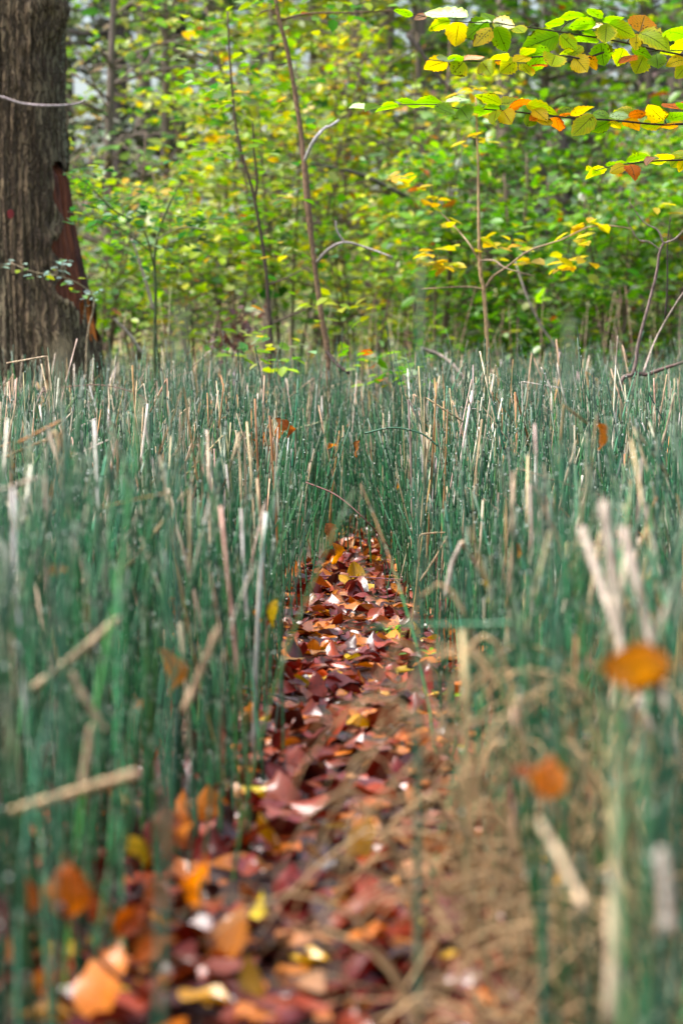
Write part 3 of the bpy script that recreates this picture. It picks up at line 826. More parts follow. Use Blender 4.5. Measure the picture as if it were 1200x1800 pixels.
# ------------------------------------------------------------------ sticks and broken stalks placed one by one
def stick(name, label, cat, pts, r, col, group=None, mat=None, n_=20, sides=7, rough=.06):
    P = smooth_path([at(*p) for p in pts], n_)
    o0 = P[0].copy()
    o = build(name, [tube(P - o0, r, col, sides, rough)], mat or M_STRAW)
    o.location = o0
    return tag(o, label, cat, group)


TW, PALE, STR = (.16, .075, .065), (.55, .46, .37), (.46, .32, .18)
stick('fallen_twig', 'thin purple brown twig arching over the far end of the path', 'twig', [(538, 848, 7.3), (590, 870, 7.2), (640, 912, 7.1), (685, 962, 7.2)], [.0026, .0018], TW, mat=M_TWIG)
stick('fallen_twig', 'straight purple twig lying level across the path bend', 'twig', [(566, 1012, 8.0), (640, 1015, 7.9), (708, 1019, 7.7)], [.0024, .0019], (.20, .08, .10), mat=M_TWIG)
stick('fallen_twig', 'pale thin stalk lying over wet leaves at the left path edge', 'twig', [(530, 1048, 7.3), (580, 1078, 7.1), (622, 1100, 7.0)], [.0019, .0015], STR)
stick('fallen_twig', 'short pale stalk lying on leaves before the moss', 'twig', [(668, 1070, 7.1), (685, 1100, 6.8), (704, 1122, 6.6)], [.002, .0016], PALE)
stick('fallen_twig', 'pale straw lying aslant on the leaves above the yellow leaf', 'twig', [(553, 1142, 6.3), (595, 1188, 5.9)], [.0026, .002], PALE)
stick('fallen_twig', 'thick pale dead stalk lying level through the left front stems', 'twig', [(20, 1425, 2.5), (130, 1392, 2.45), (240, 1360, 2.4)], [.0042, .0052], STR)
stick('fallen_twig', 'dark thin stick lying along the bottom left litter', 'twig', [(60, 1765, 2.75), (250, 1760, 2.8), (330, 1762, 2.85), (440, 1790, 2.8)], [.004, .003], (.14, .08, .08), mat=M_TWIG)
stick('fallen_twig', 'brown stick sloping down through the left front litter', 'twig', [(105, 1590, 2.5), (170, 1680, 2.55), (235, 1740, 2.6)], [.004, .0035], (.20, .12, .10), mat=M_TWIG)
stick('fallen_twig', 'grey stick lying level beside the left path edge', 'twig', [(390, 1202, 5.0), (455, 1215, 5.1), (530, 1235, 5.2)], [.003, .0025], (.26, .2, .18), mat=M_TWIG)
stick('bent_stalk', 'tan dead stalk folded into a sharp peak right of the path', 'dry stalk', [(735, 985, 6.2), (737, 945, 6.2), (752, 938, 6.2), (782, 936, 6.2)], [.003, .0022], STR)
stick('bent_stalk', 'tan stalk propped diagonally under the folded stalk', 'dry stalk', [(738, 1022, 6.0), (768, 975, 6.0), (790, 935, 6.0)], [.0028, .0022], STR)
stick('bent_stalk', 'whitish broken stalk bent down sharply among the right stems', 'dry stalk', [(782, 1050, 4.3), (795, 990, 4.3), (812, 952, 4.3)], [.0046, .0042], PALE)
stick('bent_stalk', 'tan upper half of the whitish broken stalk pointing down right', 'dry stalk', [(812, 952, 4.28), (826, 975, 4.3), (845, 1008, 4.3)], [.0042, .0034], (.5, .36, .22))
stick('bent_stalk', 'long tan stalk leaning right from the folded stalk toward the orange leaf', 'dry stalk', [(940, 860, 3.9), (968, 920, 3.9), (1008, 1025, 3.9)], [.003, .004], STR)
for k, (a, b, lab) in enumerate((((1022, 930, 2.9), (1075, 1085, 2.8), 'leftmost of the thick whitish broken stalks above the big orange leaf'),
                                 ((1060, 882, 2.8), (1082, 1065, 2.75), 'tallest of the thick whitish broken stalks above the big orange leaf'),
                                 ((1093, 925, 2.75), (1140, 1115, 2.7), 'third thick whitish broken stalk, leaning left above the big orange leaf'),
                                 ((1196, 1015, 2.7), (1158, 1110, 2.7), 'rightmost whitish broken stalk, leaning right above the big orange leaf'))):
    lo = at(*b); hi = at(*a); g = lo + (lo - hi) * 1.2
    P = smooth_path([hi, lo, g], 12)
    o = build('broken_stalk', [tube(P - g, [.0058, .0045], (.46, .37, .29), 8, .04)], M_STRAW)
    o.location = g; tag(o, lab, 'dry stalk')
for (a, b, r, c, lab) in (((945, 1440, 2.1), (1030, 1600, 2.0), 0.0044, (.38, .28, .17), 'thick tan broken stalk slanting down under the salmon orange leaf'),
                          ((1082, 1300, 2.0), (1072, 1800, 1.95), .0055, (.54, .42, .28), 'long pale upright stalk below the big orange leaf'),
                          ((1160, 1490, 1.8), (1172, 1640, 1.78), .0062, (.42, .36, .29), 'stout whitish stub low at the right front'),
                          ((160, 1275, 2.6), (145, 1380, 2.6), .004, (.5, .36, .22), 'short tan stub standing on the lying thick stalk at left'),
                          ((395, 1145, 3.4), (392, 1340, 3.5), .0034, (.52, .38, .24), 'straight tan stalk at the left path edge near the grey stick'),
                          ((385, 1100, 3.0), (322, 1250, 3.0), .0045, (.48, .33, .2), 'tan stalk leaning right across the left stems'),
                          ((210, 1085, 2.8), (58, 1210, 2.8), .0042, (.45, .33, .2), 'tan stalk slanting down to the left through the left stems'),
                          ((125, 1180, 2.7), (185, 1285, 2.7), .0042, (.45, .33, .2), 'tan stalk slanting down to the right beside the slanting one'),
                          ((1085, 590, 9.0), (1078, 700, 9.0), .003, (.5, .4, .3), 'pale dead stalk standing by the dead shrub foot'),
                          ((950, 645, 8.5), (973, 695, 8.5), .0038, (.6, .52, .42), 'pale short stalk leaning left right of the tan hazel sapling'),
                          ((978, 637, 8.0), (1006, 750, 8.0), .0038, (.6, .52, .42), 'long pale stalk leaning left right of the tan hazel sapling'),
                          ((255, 745, 6.5), (275, 840, 6.5), .004, (.58, .5, .4), 'whitish stalk leaning left in the left field'),
                          ((1185, 690, 6.0), (1160, 790, 6.0), .003, (.5, .38, .25), 'tan stalk leaning right at the far right field')):
    hi, lo = at(*a), at(*b)
    P = smooth_path([lo, lo * .5 + hi * .5 + np.array([rng.normal(0, .002), 0, 0]), hi], 16)
    rr = r * np.linspace(1, .8, 16) * (1 + .10 * rng.standard_normal(16)); rr[-1] *= .45
    cc = np.array(c) * np.exp(rng.normal(0, .22, (16, 1)))
    o = build('broken_stalk', [tube(P - lo, rr, cc, 8, .08)], M_STRAW)
    o.location = lo; tag(o, lab, 'dry stalk')
stick('fallen_twig', 'thin brown bramble twig arching over the left field tops', 'twig', [(70, 690, 9.2), (120, 680, 9.2), (180, 677, 9.2), (235, 690, 9.2), (265, 708, 9.2)], [.0022, .0018], (.3, .18, .14), mat=M_TWIG)
stick('bowed_horsetail', 'green blade lying level across the right path edge stems', 'blade', [(640, 1105, 3.2), (700, 1097, 3.1), (800, 1098, 3.0), (900, 1096, 2.95)], [.0015, .0028], (.06, .22, .11), mat=M_STEM)
stick('bowed_horsetail', 'green horsetail stem bowed over level in the middle distance', 'horsetail', [(640, 762, 7.0), (690, 752, 7.0), (740, 762, 7.0), (770, 785, 7.0)], [.0028, .0026], (.06, .17, .10), mat=M_STEM)


# ------------------------------------------------------------------ dry grass tufts at the right front
def grass_tuft(label, base, nb, L, dirx, spread, colr, rise=.6):
    """drooping dead blades that rise from a loose foot and arch over"""
    parts = []
    for k in range(nb):
        a = dirx + rng.normal(0, spread)
        l = L * rng.uniform(.5, 1.2); top_ = rise * rng.uniform(.45, 1.15)
        dx, dy = math.cos(a), math.sin(a) * .45
        t = np.linspace(0, 1, 11)[:, None]
        b0 = np.array([rng.normal(0, .10), rng.normal(0, .09), -.01]) * (1 if nb > 30 else .45)
        e = rng.uniform(.15, .9)       # how far the tip has come down again
        P = b0 + np.concatenate([dx * l * t ** 1.3, dy * l * t ** 1.3, top_ * (np.sin(np.minimum(t * (1 + e * .9), 2.0) * PI / 2))], 1)
        P += np.cumsum(rng.normal(0, .0045, P.shape), 0)
        if rng.random() < .4:
            kk_ = rng.integers(4, 9); P[kk_:] += (t[kk_:] - t[kk_]) * np.array([rng.normal(0, .12), rng.normal(0, .1), -rng.uniform(.05, .35)])
        P[:, 2] = np.maximum(P[:, 2], 0.005)
        parts.append(tube(P, np.array([1, .97, .94, .9, .86, .8, .72, .64, .5, .36, .15]) * rng.uniform(.0016, .0032), colr * math.exp(rng.normal(0, .3)), 4))
    o = build('dry_grass_tuft', parts, M_STRAW)
    o.location = base
    tag(o, label, 'grass tuft', 'dead grass tufts at the right front')


DRY = np.array((.39, .255, .125))
for (px, Y, nb, L, d, sp, rise, lab) in ((1160, 3.0, 62, .25, 2.9, .5, .36, 'tan dead grass tuft arching left under the big orange leaf'),
                                         (1110, 2.9, 46, .20, 3.0, .6, .24, 'tan dead grass tuft sprawling onto the path at right'),
                                         (1130, 2.6, 48, .24, 3.1, .6, .20, 'low brown dead grass tuft at the right front path edge'),
                                         (1200, 2.6, 60, .30, 2.7, .8, .38, 'dense brown dead grass tuft in the right front corner'),
                                         (1170, 3.4, 40, .26, 2.2, 1.1, .50, 'tall dead grass tuft arching behind the whitish broken stalks'),
                                         (1060, 2.5, 22, .19, 3.4, .6, .12, 'sparse brown dead grass tuft lying on the near leaves')):
    b = at(px, 900, Y); grass_tuft(lab, (b[0], Y, 0.0), nb, L, d, sp, DRY, rise)


# ------------------------------------------------------------------ small green plants by the path
def seedling(label, px, py, Y, nlf, sz, colr, spread):
    b = at(px, py, Y); b[2] = 0.02
    root = empty('seedling', b, label, 'plant')
    P = rng.normal(0, 1, (nlf, 3)) * np.array([spread, spread, spread * .4]) + np.array([0, 0, spread * .8])
    P[:, 2] = np.abs(P[:, 2])
    build('foliage', [leaf_cloud(P, rng.uniform(.7, 1.3, nlf) * sz, pick([(1, colr)], nlf, .2), .5)], M_CROWN, root)
    build('stem', [tube(np.array([[0, 0, -.02], [0, 0, spread]]), .0015, (.1, .2, .03), 5)], M_TWIG, root)


seedling('bright green moss cushion among wet leaves on the path', 692, 1132, 6.45, 60, .012, (.22, .40, .03), .02)
seedling('small bright green seedling at the right path edge', 745, 1185, 5.85, 16, .022, (.16, .38, .03), .022)
seedling('tiny light green plant lower on the right path edge', 790, 1255, 5.15, 10, .022, (.22, .42, .05), .02)

# ------------------------------------------------------------------ the old tree
TX, TY = TREE_XY
tree = empty('old_tree', (TX, TY, 0), 'massive old tree trunk with furrowed bark and a stripped rusty strip down its side', 'tree')
nt_, nz_ = 440, 330
th = np.linspace(0, 2 * PI, nt_ + 1)[:-1]
zz = np.linspace(-0.15, 4.2, nz_)
TT, ZZ = np.meshgrid(th, zz)


def trunk_r(TT, ZZ):
    right = np.clip(np.cos(TT + 0.15), 0, 1) ** 1.3
    r = 0.315 + 0.012 * (ZZ < 9) - 0.004 * ZZ
    r = r + right * np.interp(ZZ, [0, .5, .87, 1.18, 1.48, 1.85, 2.4], [.30, .21, .165, .115, .06, .012, 0])
    r = r + 0.08 * np.exp(-ZZ / .45)
    r = r + 0.02 * np.sin(3 * TT + 1) * np.exp(-ZZ / 1.2)
    # the knot on the right near the top
    r = r + 0.10 * np.exp(-((TT - 5.75) / .30) ** 2 - ((ZZ - 2.60) / .11) ** 2) - 0.06 * np.exp(-((TT - 5.6) / .12) ** 2 - ((ZZ - 2.57) / .05) ** 2)
    return r


fw = fourier(12, (5, 2.2), 31); fb = fourier(18, (16, 2.4), 32); fc = fourier(24, (34, 10), 33)
warp = 0.5 * fw(TT, ZZ)
ridge = np.abs(np.sin(TT * 30 + 4.5 * warp + 1.5 * fb(TT, ZZ)))
brk = 0.5 + 0.5 * np.sin(ZZ * 24 + 5 * fw(TT * 1.3, ZZ * 2) + TT * 17)
bark = ridge ** 0.7 * (0.5 + 0.5 * brk) + 0.18 * fc(TT, ZZ)
RB = trunk_r(TT, ZZ)
# opening where the bark is gone
edge1 = 0.10 * fb(TT * 0.6, ZZ * 2.0)
cen = np.interp(ZZ, [.9, 1.3, 1.6, 1.9], [6.05, 6.12, 6.20, 6.22])
wid = np.interp(ZZ, [1.02, 1.10, 1.3, 1.6, 1.78, 1.84], [.26, .42, .56, .58, .60, .56]) * (1 + .5 * edge1 + .10 * fourier(10, (3, 16), 51)(TT, ZZ))
DTT = np.mod(TT - cen + PI, 2 * PI) - PI
gone = (np.abs(DTT) < wid) & (ZZ > 1.0 + .05 * fb(TT, ZZ * .2)) & (ZZ < 1.82 + .03 * fb(TT * 1.4, ZZ * .2))
w2 = np.interp(ZZ, [.84, .90, 1.04, 1.10], [0, .20, .26, 0])
gone2 = np.abs(np.mod(TT - 6.2 + PI, 2 * PI) - PI) < w2
gone_all = gone | gone2
depth = 0.027 * bark
lip = np.exp(-((np.abs(DTT) - wid - .05) / .07) ** 2) * np.clip((ZZ - .95) / .1, 0, 1) * np.clip((1.95 - ZZ) / .1, 0, 1)
R3 = RB + depth - 0.012 + .022 * lip
Vt = np.stack([R3 * np.cos(TT), R3 * np.sin(TT), ZZ], -1).reshape(-1, 3)
i = np.arange(nz_ - 1)[:, None]; j = np.arange(nt_)[None]; jn = (j + 1) % nt_
Qt = np.stack([i * nt_ + j, i * nt_ + jn, (i + 1) * nt_ + jn, (i + 1) * nt_ + j], -1)
gq = gone_all[:-1] & gone_all[1:] & np.roll(gone_all, -1, 1)[:-1] & np.roll(gone_all, -1, 1)[1:]
patch = fourier(10, (4, 2), 41)(TT, ZZ)
cb = np.array([.36, .255, .155])[None, None] * np.exp(0.25 * patch)[..., None]
gr = np.clip(fourier(10, (3, 1.5), 42)(TT, ZZ) * .5 + .25 + (TT < 4.5) * .25, 0, 1)[..., None]
cb = cb * (1 - .65 * gr) + np.array([.22, .26, .18]) * .65 * gr
moss = np.clip(1.6 * np.exp(-((TT - 5.75) / .25) ** 2 - ((ZZ - 2.73) / .06) ** 2), 0, 1)[..., None]
cb = cb * (1 - moss) + np.array([.09, .16, .02]) * moss
Ut = np.stack([TT / 6.28, ZZ], -1).reshape(-1, 2)
build('trunk', [(Vt, Qt[~gq].reshape(-1, 4), Ut, cb.reshape(-1, 3))], M_BARK, tree)
fib = fourier(20, (60, 2.5), 44)(TT, ZZ)
for nm, g_, ca, cbb in (('stripped_wood', gone, (.21, .060, .026), (.085, .036, .030)), ('bare_wood', gone2, (.85, .28, .04), (.65, .18, .03))):
    keep = g_.copy()
    for _ in range(3):
        keep = keep | np.roll(keep, 1, 0) | np.roll(keep, -1, 0) | np.roll(keep, 1, 1) | np.roll(keep, -1, 1)
    kq = keep[:-1] & keep[1:] & np.roll(keep, -1, 1)[:-1] & np.roll(keep, -1, 1)[1:]
    Rw = RB - 0.020 + 0.009 * fib - (0.05 * np.clip((ZZ - 1.74) / .08, 0, 1) if nm == 'stripped_wood' else 0)
    Vw = np.stack([Rw * np.cos(TT), Rw * np.sin(TT), ZZ], -1).reshape(-1, 3)
    mixf = np.clip(.5 + .5 * fourier(14, (26, 2.2), 46)(TT, ZZ) + 1.6 * (DTT + .30), 0, 1)[..., None] if nm == 'stripped_wood' else np.clip(.5 + .4 * fib, 0, 1)[..., None]
    cw = np.array(ca) * (1 - mixf) + np.array(cbb) * mixf
    q_ = Qt[kq].reshape(-1, 4); used = np.unique(q_); mp_ = np.zeros(len(Vw), int); mp_[used] = np.arange(len(used))
    build(nm, [(Vw[used], mp_[q_], Ut[used], cw.reshape(-1, 3)[used])], M_WOOD, tree)
# red paint dot on the bark
pd = at(33, 383, TY); ang = math.atan2(-math.sqrt(max(0, .335 ** 2 - (pd[0] - TX) ** 2)), pd[0] - TX)
tt_ = np.linspace(-1, 1, 7); DX, DZ = np.meshgrid(tt_, tt_); sq = np.sqrt(DX ** 2 + DZ ** 2) + 1e-6
mxv = np.maximum(np.abs(DX), np.abs(DZ)); DX, DZ = DX / sq * mxv, DZ / sq * mxv
aa = ang + DX * .05; zz_ = pd[2] + DZ * .024
rr_ = 0.347 + 0.008
Vd = np.stack([rr_ * np.cos(aa), rr_ * np.sin(aa), zz_], -1).reshape(-1, 3)
i7 = np.arange(6)[:, None] * 7; j7 = np.arange(6)[None]
build('paint_mark', [(Vd, np.stack([i7 + j7, i7 + j7 + 1, i7 + 8 + j7, i7 + 7 + j7], -1).reshape(-1, 4), Vd[:, :2], np.tile([.30, .035, .035], (49, 1)))], M_STRAW, tree)


# ------------------------------------------------------------------ hand placed saplings and shrubs
CG = [(4, (.17, .36, .010)), (3, (.30, .44, .010)), (1.2, (.42, .44, .015)), (.4, (.60, .40, .015)), (1.6, (.06, .20, .03)), (2.2, (.30, .37, .13)), (1.2, (.20, .25, .13)), (.15, (.35, .12, .04))]
CY = [(4, (.32, .46, .010)), (3, (.46, .50, .010)), (1, (.62, .46, .015)), (2, (.16, .32, .014)), (2, (.40, .42, .15)), (1, (.22, .26, .13)), (.25, (.60, .30, .02))]
CF = [(4, (.12, .30, .014)), (3, (.20, .38, .016)), (1.4, (.07, .20, .03)), (1.2, (.36, .42, .015)), (1.6, (.24, .36, .14)), (1, (.13, .20, .10)), (.2, (.4, .12, .03))]
CD = [(3, (.14, .24, .08)), (3, (.20, .30, .08)), (1.4, (.30, .36, .10)), (1, (.24, .20, .13)), (.4, (.42, .40, .05))]
CB = [(3, (.045, .145, .035)), (2, (.09, .22, .03)), (1.5, (.26, .34, .02)), (1, (.18, .30, .14))]


def sprays_on(paths, nper, size, pal, jit=(.10, .08, .035)):
    """leaves set along branch paths, in flat sprays"""
    P = []
    for pth in paths:
        k = rng.random(nper) ** .8 * (len(pth) - 1)
        a = np.floor(k).astype(int); f = (k - a)[:, None]; b = np.minimum(a + 1, len(pth) - 1)
        P.append(pth[a] * (1 - f) + pth[b] * f + rng.normal(0, 1, (nper, 3)) * np.array(jit))
    P = np.concatenate(P)
    return leaf_cloud(P, rng.lognormal(0, .32, len(P)) * size * .95, pick(pal, len(P), .22), .48)


def leaf_join(ps):
    off, Q = 0, []
    for p in ps:
        Q.append(p[1] + off); off += len(p[0])
    return np.concatenate([p[0] for p in ps]), np.concatenate(Q), np.concatenate([p[2] for p in ps]), np.concatenate([p[3] for p in ps])


def hand_sapling(name, label, cat, trunk, r, tcol, branches, clusters, size, pal, nper=14, cl_jit=(.09, .10, .03), group=None):
    """trunk: [(px,py,Y)] from the foot up; branches: [([(px,py,Y)], r, colour)]; clusters: [(px,py,Y,n)] leaf sprays"""
    pts = [at(*p) for p in trunk]
    foot = pts[0].copy(); foot[2] = 0.0
    foot[0] += (pts[0][0] - pts[1][0]) * .3
    root = empty(name, foot, label, cat, group)
    P = smooth_path([foot] + pts, 46) - foot
    build('trunk', [tube(P, r, tcol, 9, .07)], M_TWIG, root)
    paths = []
    for (bp, br, bc) in branches:
        Pb = smooth_path([at(*p) for p in bp], 16) - foot
        build('branch', [tube(Pb, br, bc, 7, .06)], M_TWIG, root)
    if clusters:
        parts = []
        for c in clusters:
            o_ = at(c[0], c[1], c[2]) - foot
            nn = c[3]; pp = c[4] if len(c) > 4 else pal
            Pc = o_ + rng.normal(0, 1, (nn, 3)) * np.array(cl_jit)
            parts.append(leaf_cloud(Pc, rng.uniform(.75, 1.25, nn) * size, pick(pp, nn, .15), .3))
        build('crown', parts, M_CROWN, root)
    return root


def rnd_clusters(x0, x1, y0, y1, Y, k, n, pal=None, dY=.5):
    out = []
    for _ in range(k):
        c = (rng.uniform(x0, x1), rng.uniform(y0, y1), Y + rng.normal(0, dY), n)
        out.append(c if pal is None else c + (pal,))
    return out


Yc = 11.6
hand_sapling('sapling', 'tall leaning brown sapling with a knobbly stem and a bleached snapped side branch', 'sapling',
             [(577, 690, Yc), (576, 620, Yc), (566, 560, Yc), (556, 490, Yc), (548, 425, Yc), (541, 360, Yc), (534, 280, Yc), (524, 200, Yc), (507, 100, Yc), (488, 20, Yc), (476, -60, Yc), (462, -200, Yc)],
             [.0145, .0135, .0145, .012, .0165, .012, .011, .0095, .008], (.27, .165, .10),
             [([(556, 462, Yc), (578, 438, Yc - .1), (605, 426, Yc - .2), (640, 434, Yc - .2), (690, 452, Yc - .3)], [.009, .004], (.42, .36, .35)),
              ([(605, 426, Yc - .2), (592, 405, Yc - .2), (590, 388, Yc - .2)], [.005, .003], (.42, .36, .35)),
              ([(535, 285, Yc), (550, 250, Yc - .1), (570, 226, Yc - .1), (580, 222, Yc - .1), (596, 211, Yc - .1)], [.009, .006], (.62, .58, .58)),
              ([(494, 35, Yc), (540, 24, Yc), (620, 22, Yc), (700, 18, Yc)], [.006, .003], (.20, .12, .07)),
              ([(490, 28, Yc), (472, 18, Yc), (450, 28, Yc)], [.005, .003], (.20, .12, .07)),
              ([(575, 618, Yc), (592, 640, Yc - .2), (613, 656, Yc - .3)], [.011, .008], (.05, .03, .025))],
             rnd_clusters(300, 640, -120, 40, Yc + .2, 22, 9) + rnd_clusters(330, 520, 60, 190, Yc + .4, 9, 7)
             + [(540, 530, Yc, 5, CY), (590, 537, Yc, 4, CY), (455, 580, Yc, 6, CY), (480, 600, Yc - .5, 8, CY), (680, 660, Yc - .4, 10, CF), (665, 640, Yc - .5, 7, CF), (560, 570, Yc, 2, CY), (475, 452, Yc + .3, 9, CY), (440, 605, Yc - .8, 12, CF), (500, 625, Yc - .9, 10, CF), (470, 632, Yc - 1, 10, CY), (650, 620, Yc - .6, 10, CF), (700, 640, Yc - .6, 10, CF), (690, 668, Yc - .8, 9, CF), (620, 540, Yc, 6, CY)],
             .068, CG)
Yh = 10.6
hand_sapling('sapling', 'slim straight tan hazel sapling with side branches of yellow leaves', 'sapling',
             [(862, 720, Yh), (857, 620, Yh), (850, 515, Yh), (844, 480, Yh), (841, 400, Yh), (840, 300, Yh), (838, 240, Yh), (836, 170, Yh)],
             [.0100, .0094, .0088, .0088, .0062, .0045, .0035], (.52, .34, .18),
             [([(849, 512, Yh), (865, 487, Yh), (890, 470, Yh - .1), (930, 440, Yh - .2), (985, 422, Yh - .3), (1045, 396, Yh - .4), (1110, 402, Yh - .4)], [.0058, .0025], (.42, .29, .18)),
              ([(848, 508, Yh), (815, 504, Yh), (740, 508, Yh + .1)], [.0045, .0024], (.42, .29, .18)),
              ([(843, 462, Yh), (825, 430, Yh), (800, 400, Yh + .1), (770, 370, Yh + .2)], [.0045, .0024], (.42, .29, .18)),
              ([(843, 458, Yh), (868, 458, Yh - .1), (890, 472, Yh - .2), (940, 486, Yh - .2)], [.005, .002], (.34, .24, .17))],
             [(870, 420, Yh, 7), (895, 432, Yh, 5), (905, 465, Yh, 6), (925, 455, Yh, 4), (990, 465, Yh - .3, 7), (1010, 460, Yh - .3, 6), (1040, 395, Yh - .4, 8), (1015, 415, Yh - .4, 3), (1030, 427, Yh - .4, 5),
              (770, 462, Yh, 9), (785, 465, Yh, 7), (745, 440, Yh, 6), (790, 388, Yh + .1, 5), (760, 368, Yh + .2, 4), (700, 308, Yh + .3, 7), (728, 325, Yh + .2, 6), (752, 343, Yh + .2, 3), (830, 160, Yh, 10), (846, 200, Yh, 12), (828, 245, Yh, 8), (815, 440, Yh, 3), (1160, 365, Yh - .3, 3), (915, 400, Yh, 5, CF)],
             .070, [(5, (.58, .50, .015)), (2, (.66, .44, .015)), (1, (.36, .44, .02))], cl_jit=(.035, .05, .014))
Yd = 12.4
hand_sapling('sapling', 'dark forked sapling left of the centre one, thin stems parting low down', 'sapling',
             [(475, 600, Yd), (472, 540, Yd), (468, 480, Yd), (458, 410, Yd), (445, 340, Yd), (428, 280, Yd), (414, 215, Yd), (405, 120, Yd), (400, 20, Yd)],
             [.012, .0095, .007, .005], (.12, .08, .06),
             [([(448, 352, Yd), (452, 320, Yd), (447, 270, Yd), (444, 210, Yd)], [.008, .004], (.10, .065, .05)),
              ([(470, 500, Yd), (500, 490, Yd), (540, 470, Yd)], [.006, .003], (.2, .14, .1)),
              ([(474, 570, Yd), (510, 555, Yd), (545, 540, Yd)], [.006, .003], (.2, .14, .1))],
             rnd_clusters(345, 520, 120, 330, Yd, 14, 8) + rnd_clusters(400, 520, 330, 480, Yd, 7, 6, CF), .066, CG)
Yl = 11.9
hand_sapling('sapling', 'young green stemmed sapling beside the old tree with small glossy pale leaves', 'sapling',
             [(272, 610, Yl), (274, 520, Yl), (272, 450, Yl), (282, 400, Yl), (300, 355, Yl), (312, 330, Yl)],
             [.009, .007, .004], (.09, .12, .045),
             [([(272, 470, Yl), (250, 400, Yl - .2), (200, 370, Yl - .5), (150, 320, Yl - .7), (112, 303, Yl - .8)], [.005, .002], (.2, .2, .1)),
              ([(276, 420, Yl), (320, 400, Yl - .2), (370, 405, Yl - .3)], [.004, .002], (.2, .2, .1)),
              ([(262, 440, Yl - .1), (200, 395, Yl - .5), (120, 372, Yl - .8)], [.004, .002], (.2, .2, .1))],
             [(150, 305, Yl - .7, 9), (165, 340, Yl - .6, 12), (130, 372, Yl - .8, 7), (190, 355, Yl - .5, 12), (215, 385, Yl - .4, 12), (235, 395, Yl - .3, 10), (255, 370, Yl - .2, 8), (290, 380, Yl, 9), (310, 345, Yl, 8), (320, 395, Yl, 12), (350, 400, Yl, 11), (370, 415, Yl, 8), (340, 375, Yl, 8), (280, 425, Yl, 7), (210, 430, Yl, 5), (170, 325, Yl - .6, 9), (250, 350, Yl - .3, 10), (330, 440, Yl, 9), (360, 385, Yl, 9), (240, 460, Yl, 6), (300, 470, Yl + .3, 8), (180, 400, Yl, 9)],
             .060, CB, cl_jit=(.05, .07, .03))
hand_sapling('bramble', 'low thin bramble shoot with sky-sheened bluish leaves crossing the foot of the old tree', 'bramble',
             [(152, 640, 11.8), (156, 580, 11.8), (165, 540, 11.8), (160, 515, 11.8), (120, 490, 11.7), (60, 478, 11.6), (20, 462, 11.6)],
             [.005, .004, .002], (.42, .32, .2), [],
             [(20, 460, 11.6, 5), (40, 475, 11.6, 4), (80, 480, 11.6, 3), (98, 484, 11.7, 6), (118, 470, 11.7, 6), (122, 460, 11.7, 4), (135, 492, 11.7, 5), (118, 505, 11.7, 3), (150, 515, 11.8, 6), (165, 520, 11.8, 6), (140, 528, 11.8, 3), (62, 478, 11.6, 2)],
             .040, [(3, (.30, .42, .36)), (1, (.16, .30, .08)), (.5, (.3, .38, .03))], cl_jit=(.025, .04, .014))  # pale blue-green carries the sky's reflection on the leaves as colour
Yr = 9.6
hand_sapling('dead_shrub', 'leafless crooked purplish shrub with zigzag twigs', 'shrub',
             [(1086, 695, Yr), (1112, 655, Yr), (1122, 600, Yr), (1138, 540, Yr), (1153, 480, Yr), (1158, 445, Yr), (1166, 425, Yr)],
             [.0085, .0072, .006, .0045], (.23, .16, .14),
             [([(1112, 655, Yr), (1135, 658, Yr), (1165, 648, Yr - .1), (1215, 632, Yr - .2)], [.009, .006], (.16, .10, .09)),
              ([(1165, 428, Yr), (1155, 405, Yr), (1130, 390, Yr), (1105, 355, Yr)], [.004, .002], (.3, .22, .2)),
              ([(1165, 428, Yr), (1185, 420, Yr), (1200, 405, Yr)], [.004, .002], (.3, .22, .2)),
              ([(1160, 440, Yr), (1140, 425, Yr), (1120, 420, Yr), (1100, 385, Yr)], [.003, .0015], (.3, .22, .2)),
              ([(1168, 560, Yr + .3), (1172, 500, Yr + .3), (1172, 430, Yr + .3), (1178, 380, Yr + .3)], [.004, .002], (.06, .04, .04)),
              ([(1130, 655, Yr), (1150, 600, Yr + .2), (1180, 545, Yr + .2), (1210, 500, Yr + .2)], [.005, .003], (.4, .32, .26))], [], .05, CG)
stick('bare_branch', 'pale bare twig hanging level across the upper old trunk', 'branch', [(-60, 160, 12.2), (0, 170, 12.2), (40, 182, 12.2), (90, 186, 12.2), (132, 183, 12.3), (150, 176, 12.4)], [.008, .005], (.42, .34, .34), mat=M_TWIG, n_=30)
stick('bare_branch', 'pale dead stick leaning in the green behind the young glossy sapling', 'branch', [(270, 545, 13.5), (255, 490, 13.5), (232, 420, 13.5)], [.010, .007], (.55, .45, .34), mat=M_TWIG)
stick('bare_branch', 'pale dead stick sloping down right of the old tree foot', 'branch', [(200, 560, 13), (225, 585, 13), (250, 620, 13)], [.008, .01], (.5, .42, .32), mat=M_TWIG)
stick('bare_branch', 'grey dead stick fallen aslant at the back of the horsetails', 'branch', [(740, 612, 13), (775, 625, 13), (800, 645, 12.8), (812, 662, 12.6)], [.008, .009], (.34, .26, .22), mat=M_TWIG)
stick('bare_branch', 'thin dead stem leaning left in the thicket behind the hazel sapling', 'branch', [(1000, 640, 14.5), (955, 580, 14.5), (925, 520, 14.5), (905, 460, 14.6)], [.008, .005], (.3, .24, .2), mat=M_TWIG)
stick('bare_branch', 'dark bare branch drooping across the thicket above the bleached branch', 'branch', [(545, 288, 18), (610, 300, 18), (660, 318, 18), (730, 355, 18)], [.014, .02], (.10, .09, .07), mat=M_TWIG)
stick('bare_branch', 'dark bare branch slanting down behind the upper beech leaves', 'branch', [(715, 60, 19), (745, 100, 19), (775, 140, 19), (805, 170, 19)], [.02, .016], (.12, .09, .075), mat=M_TWIG)
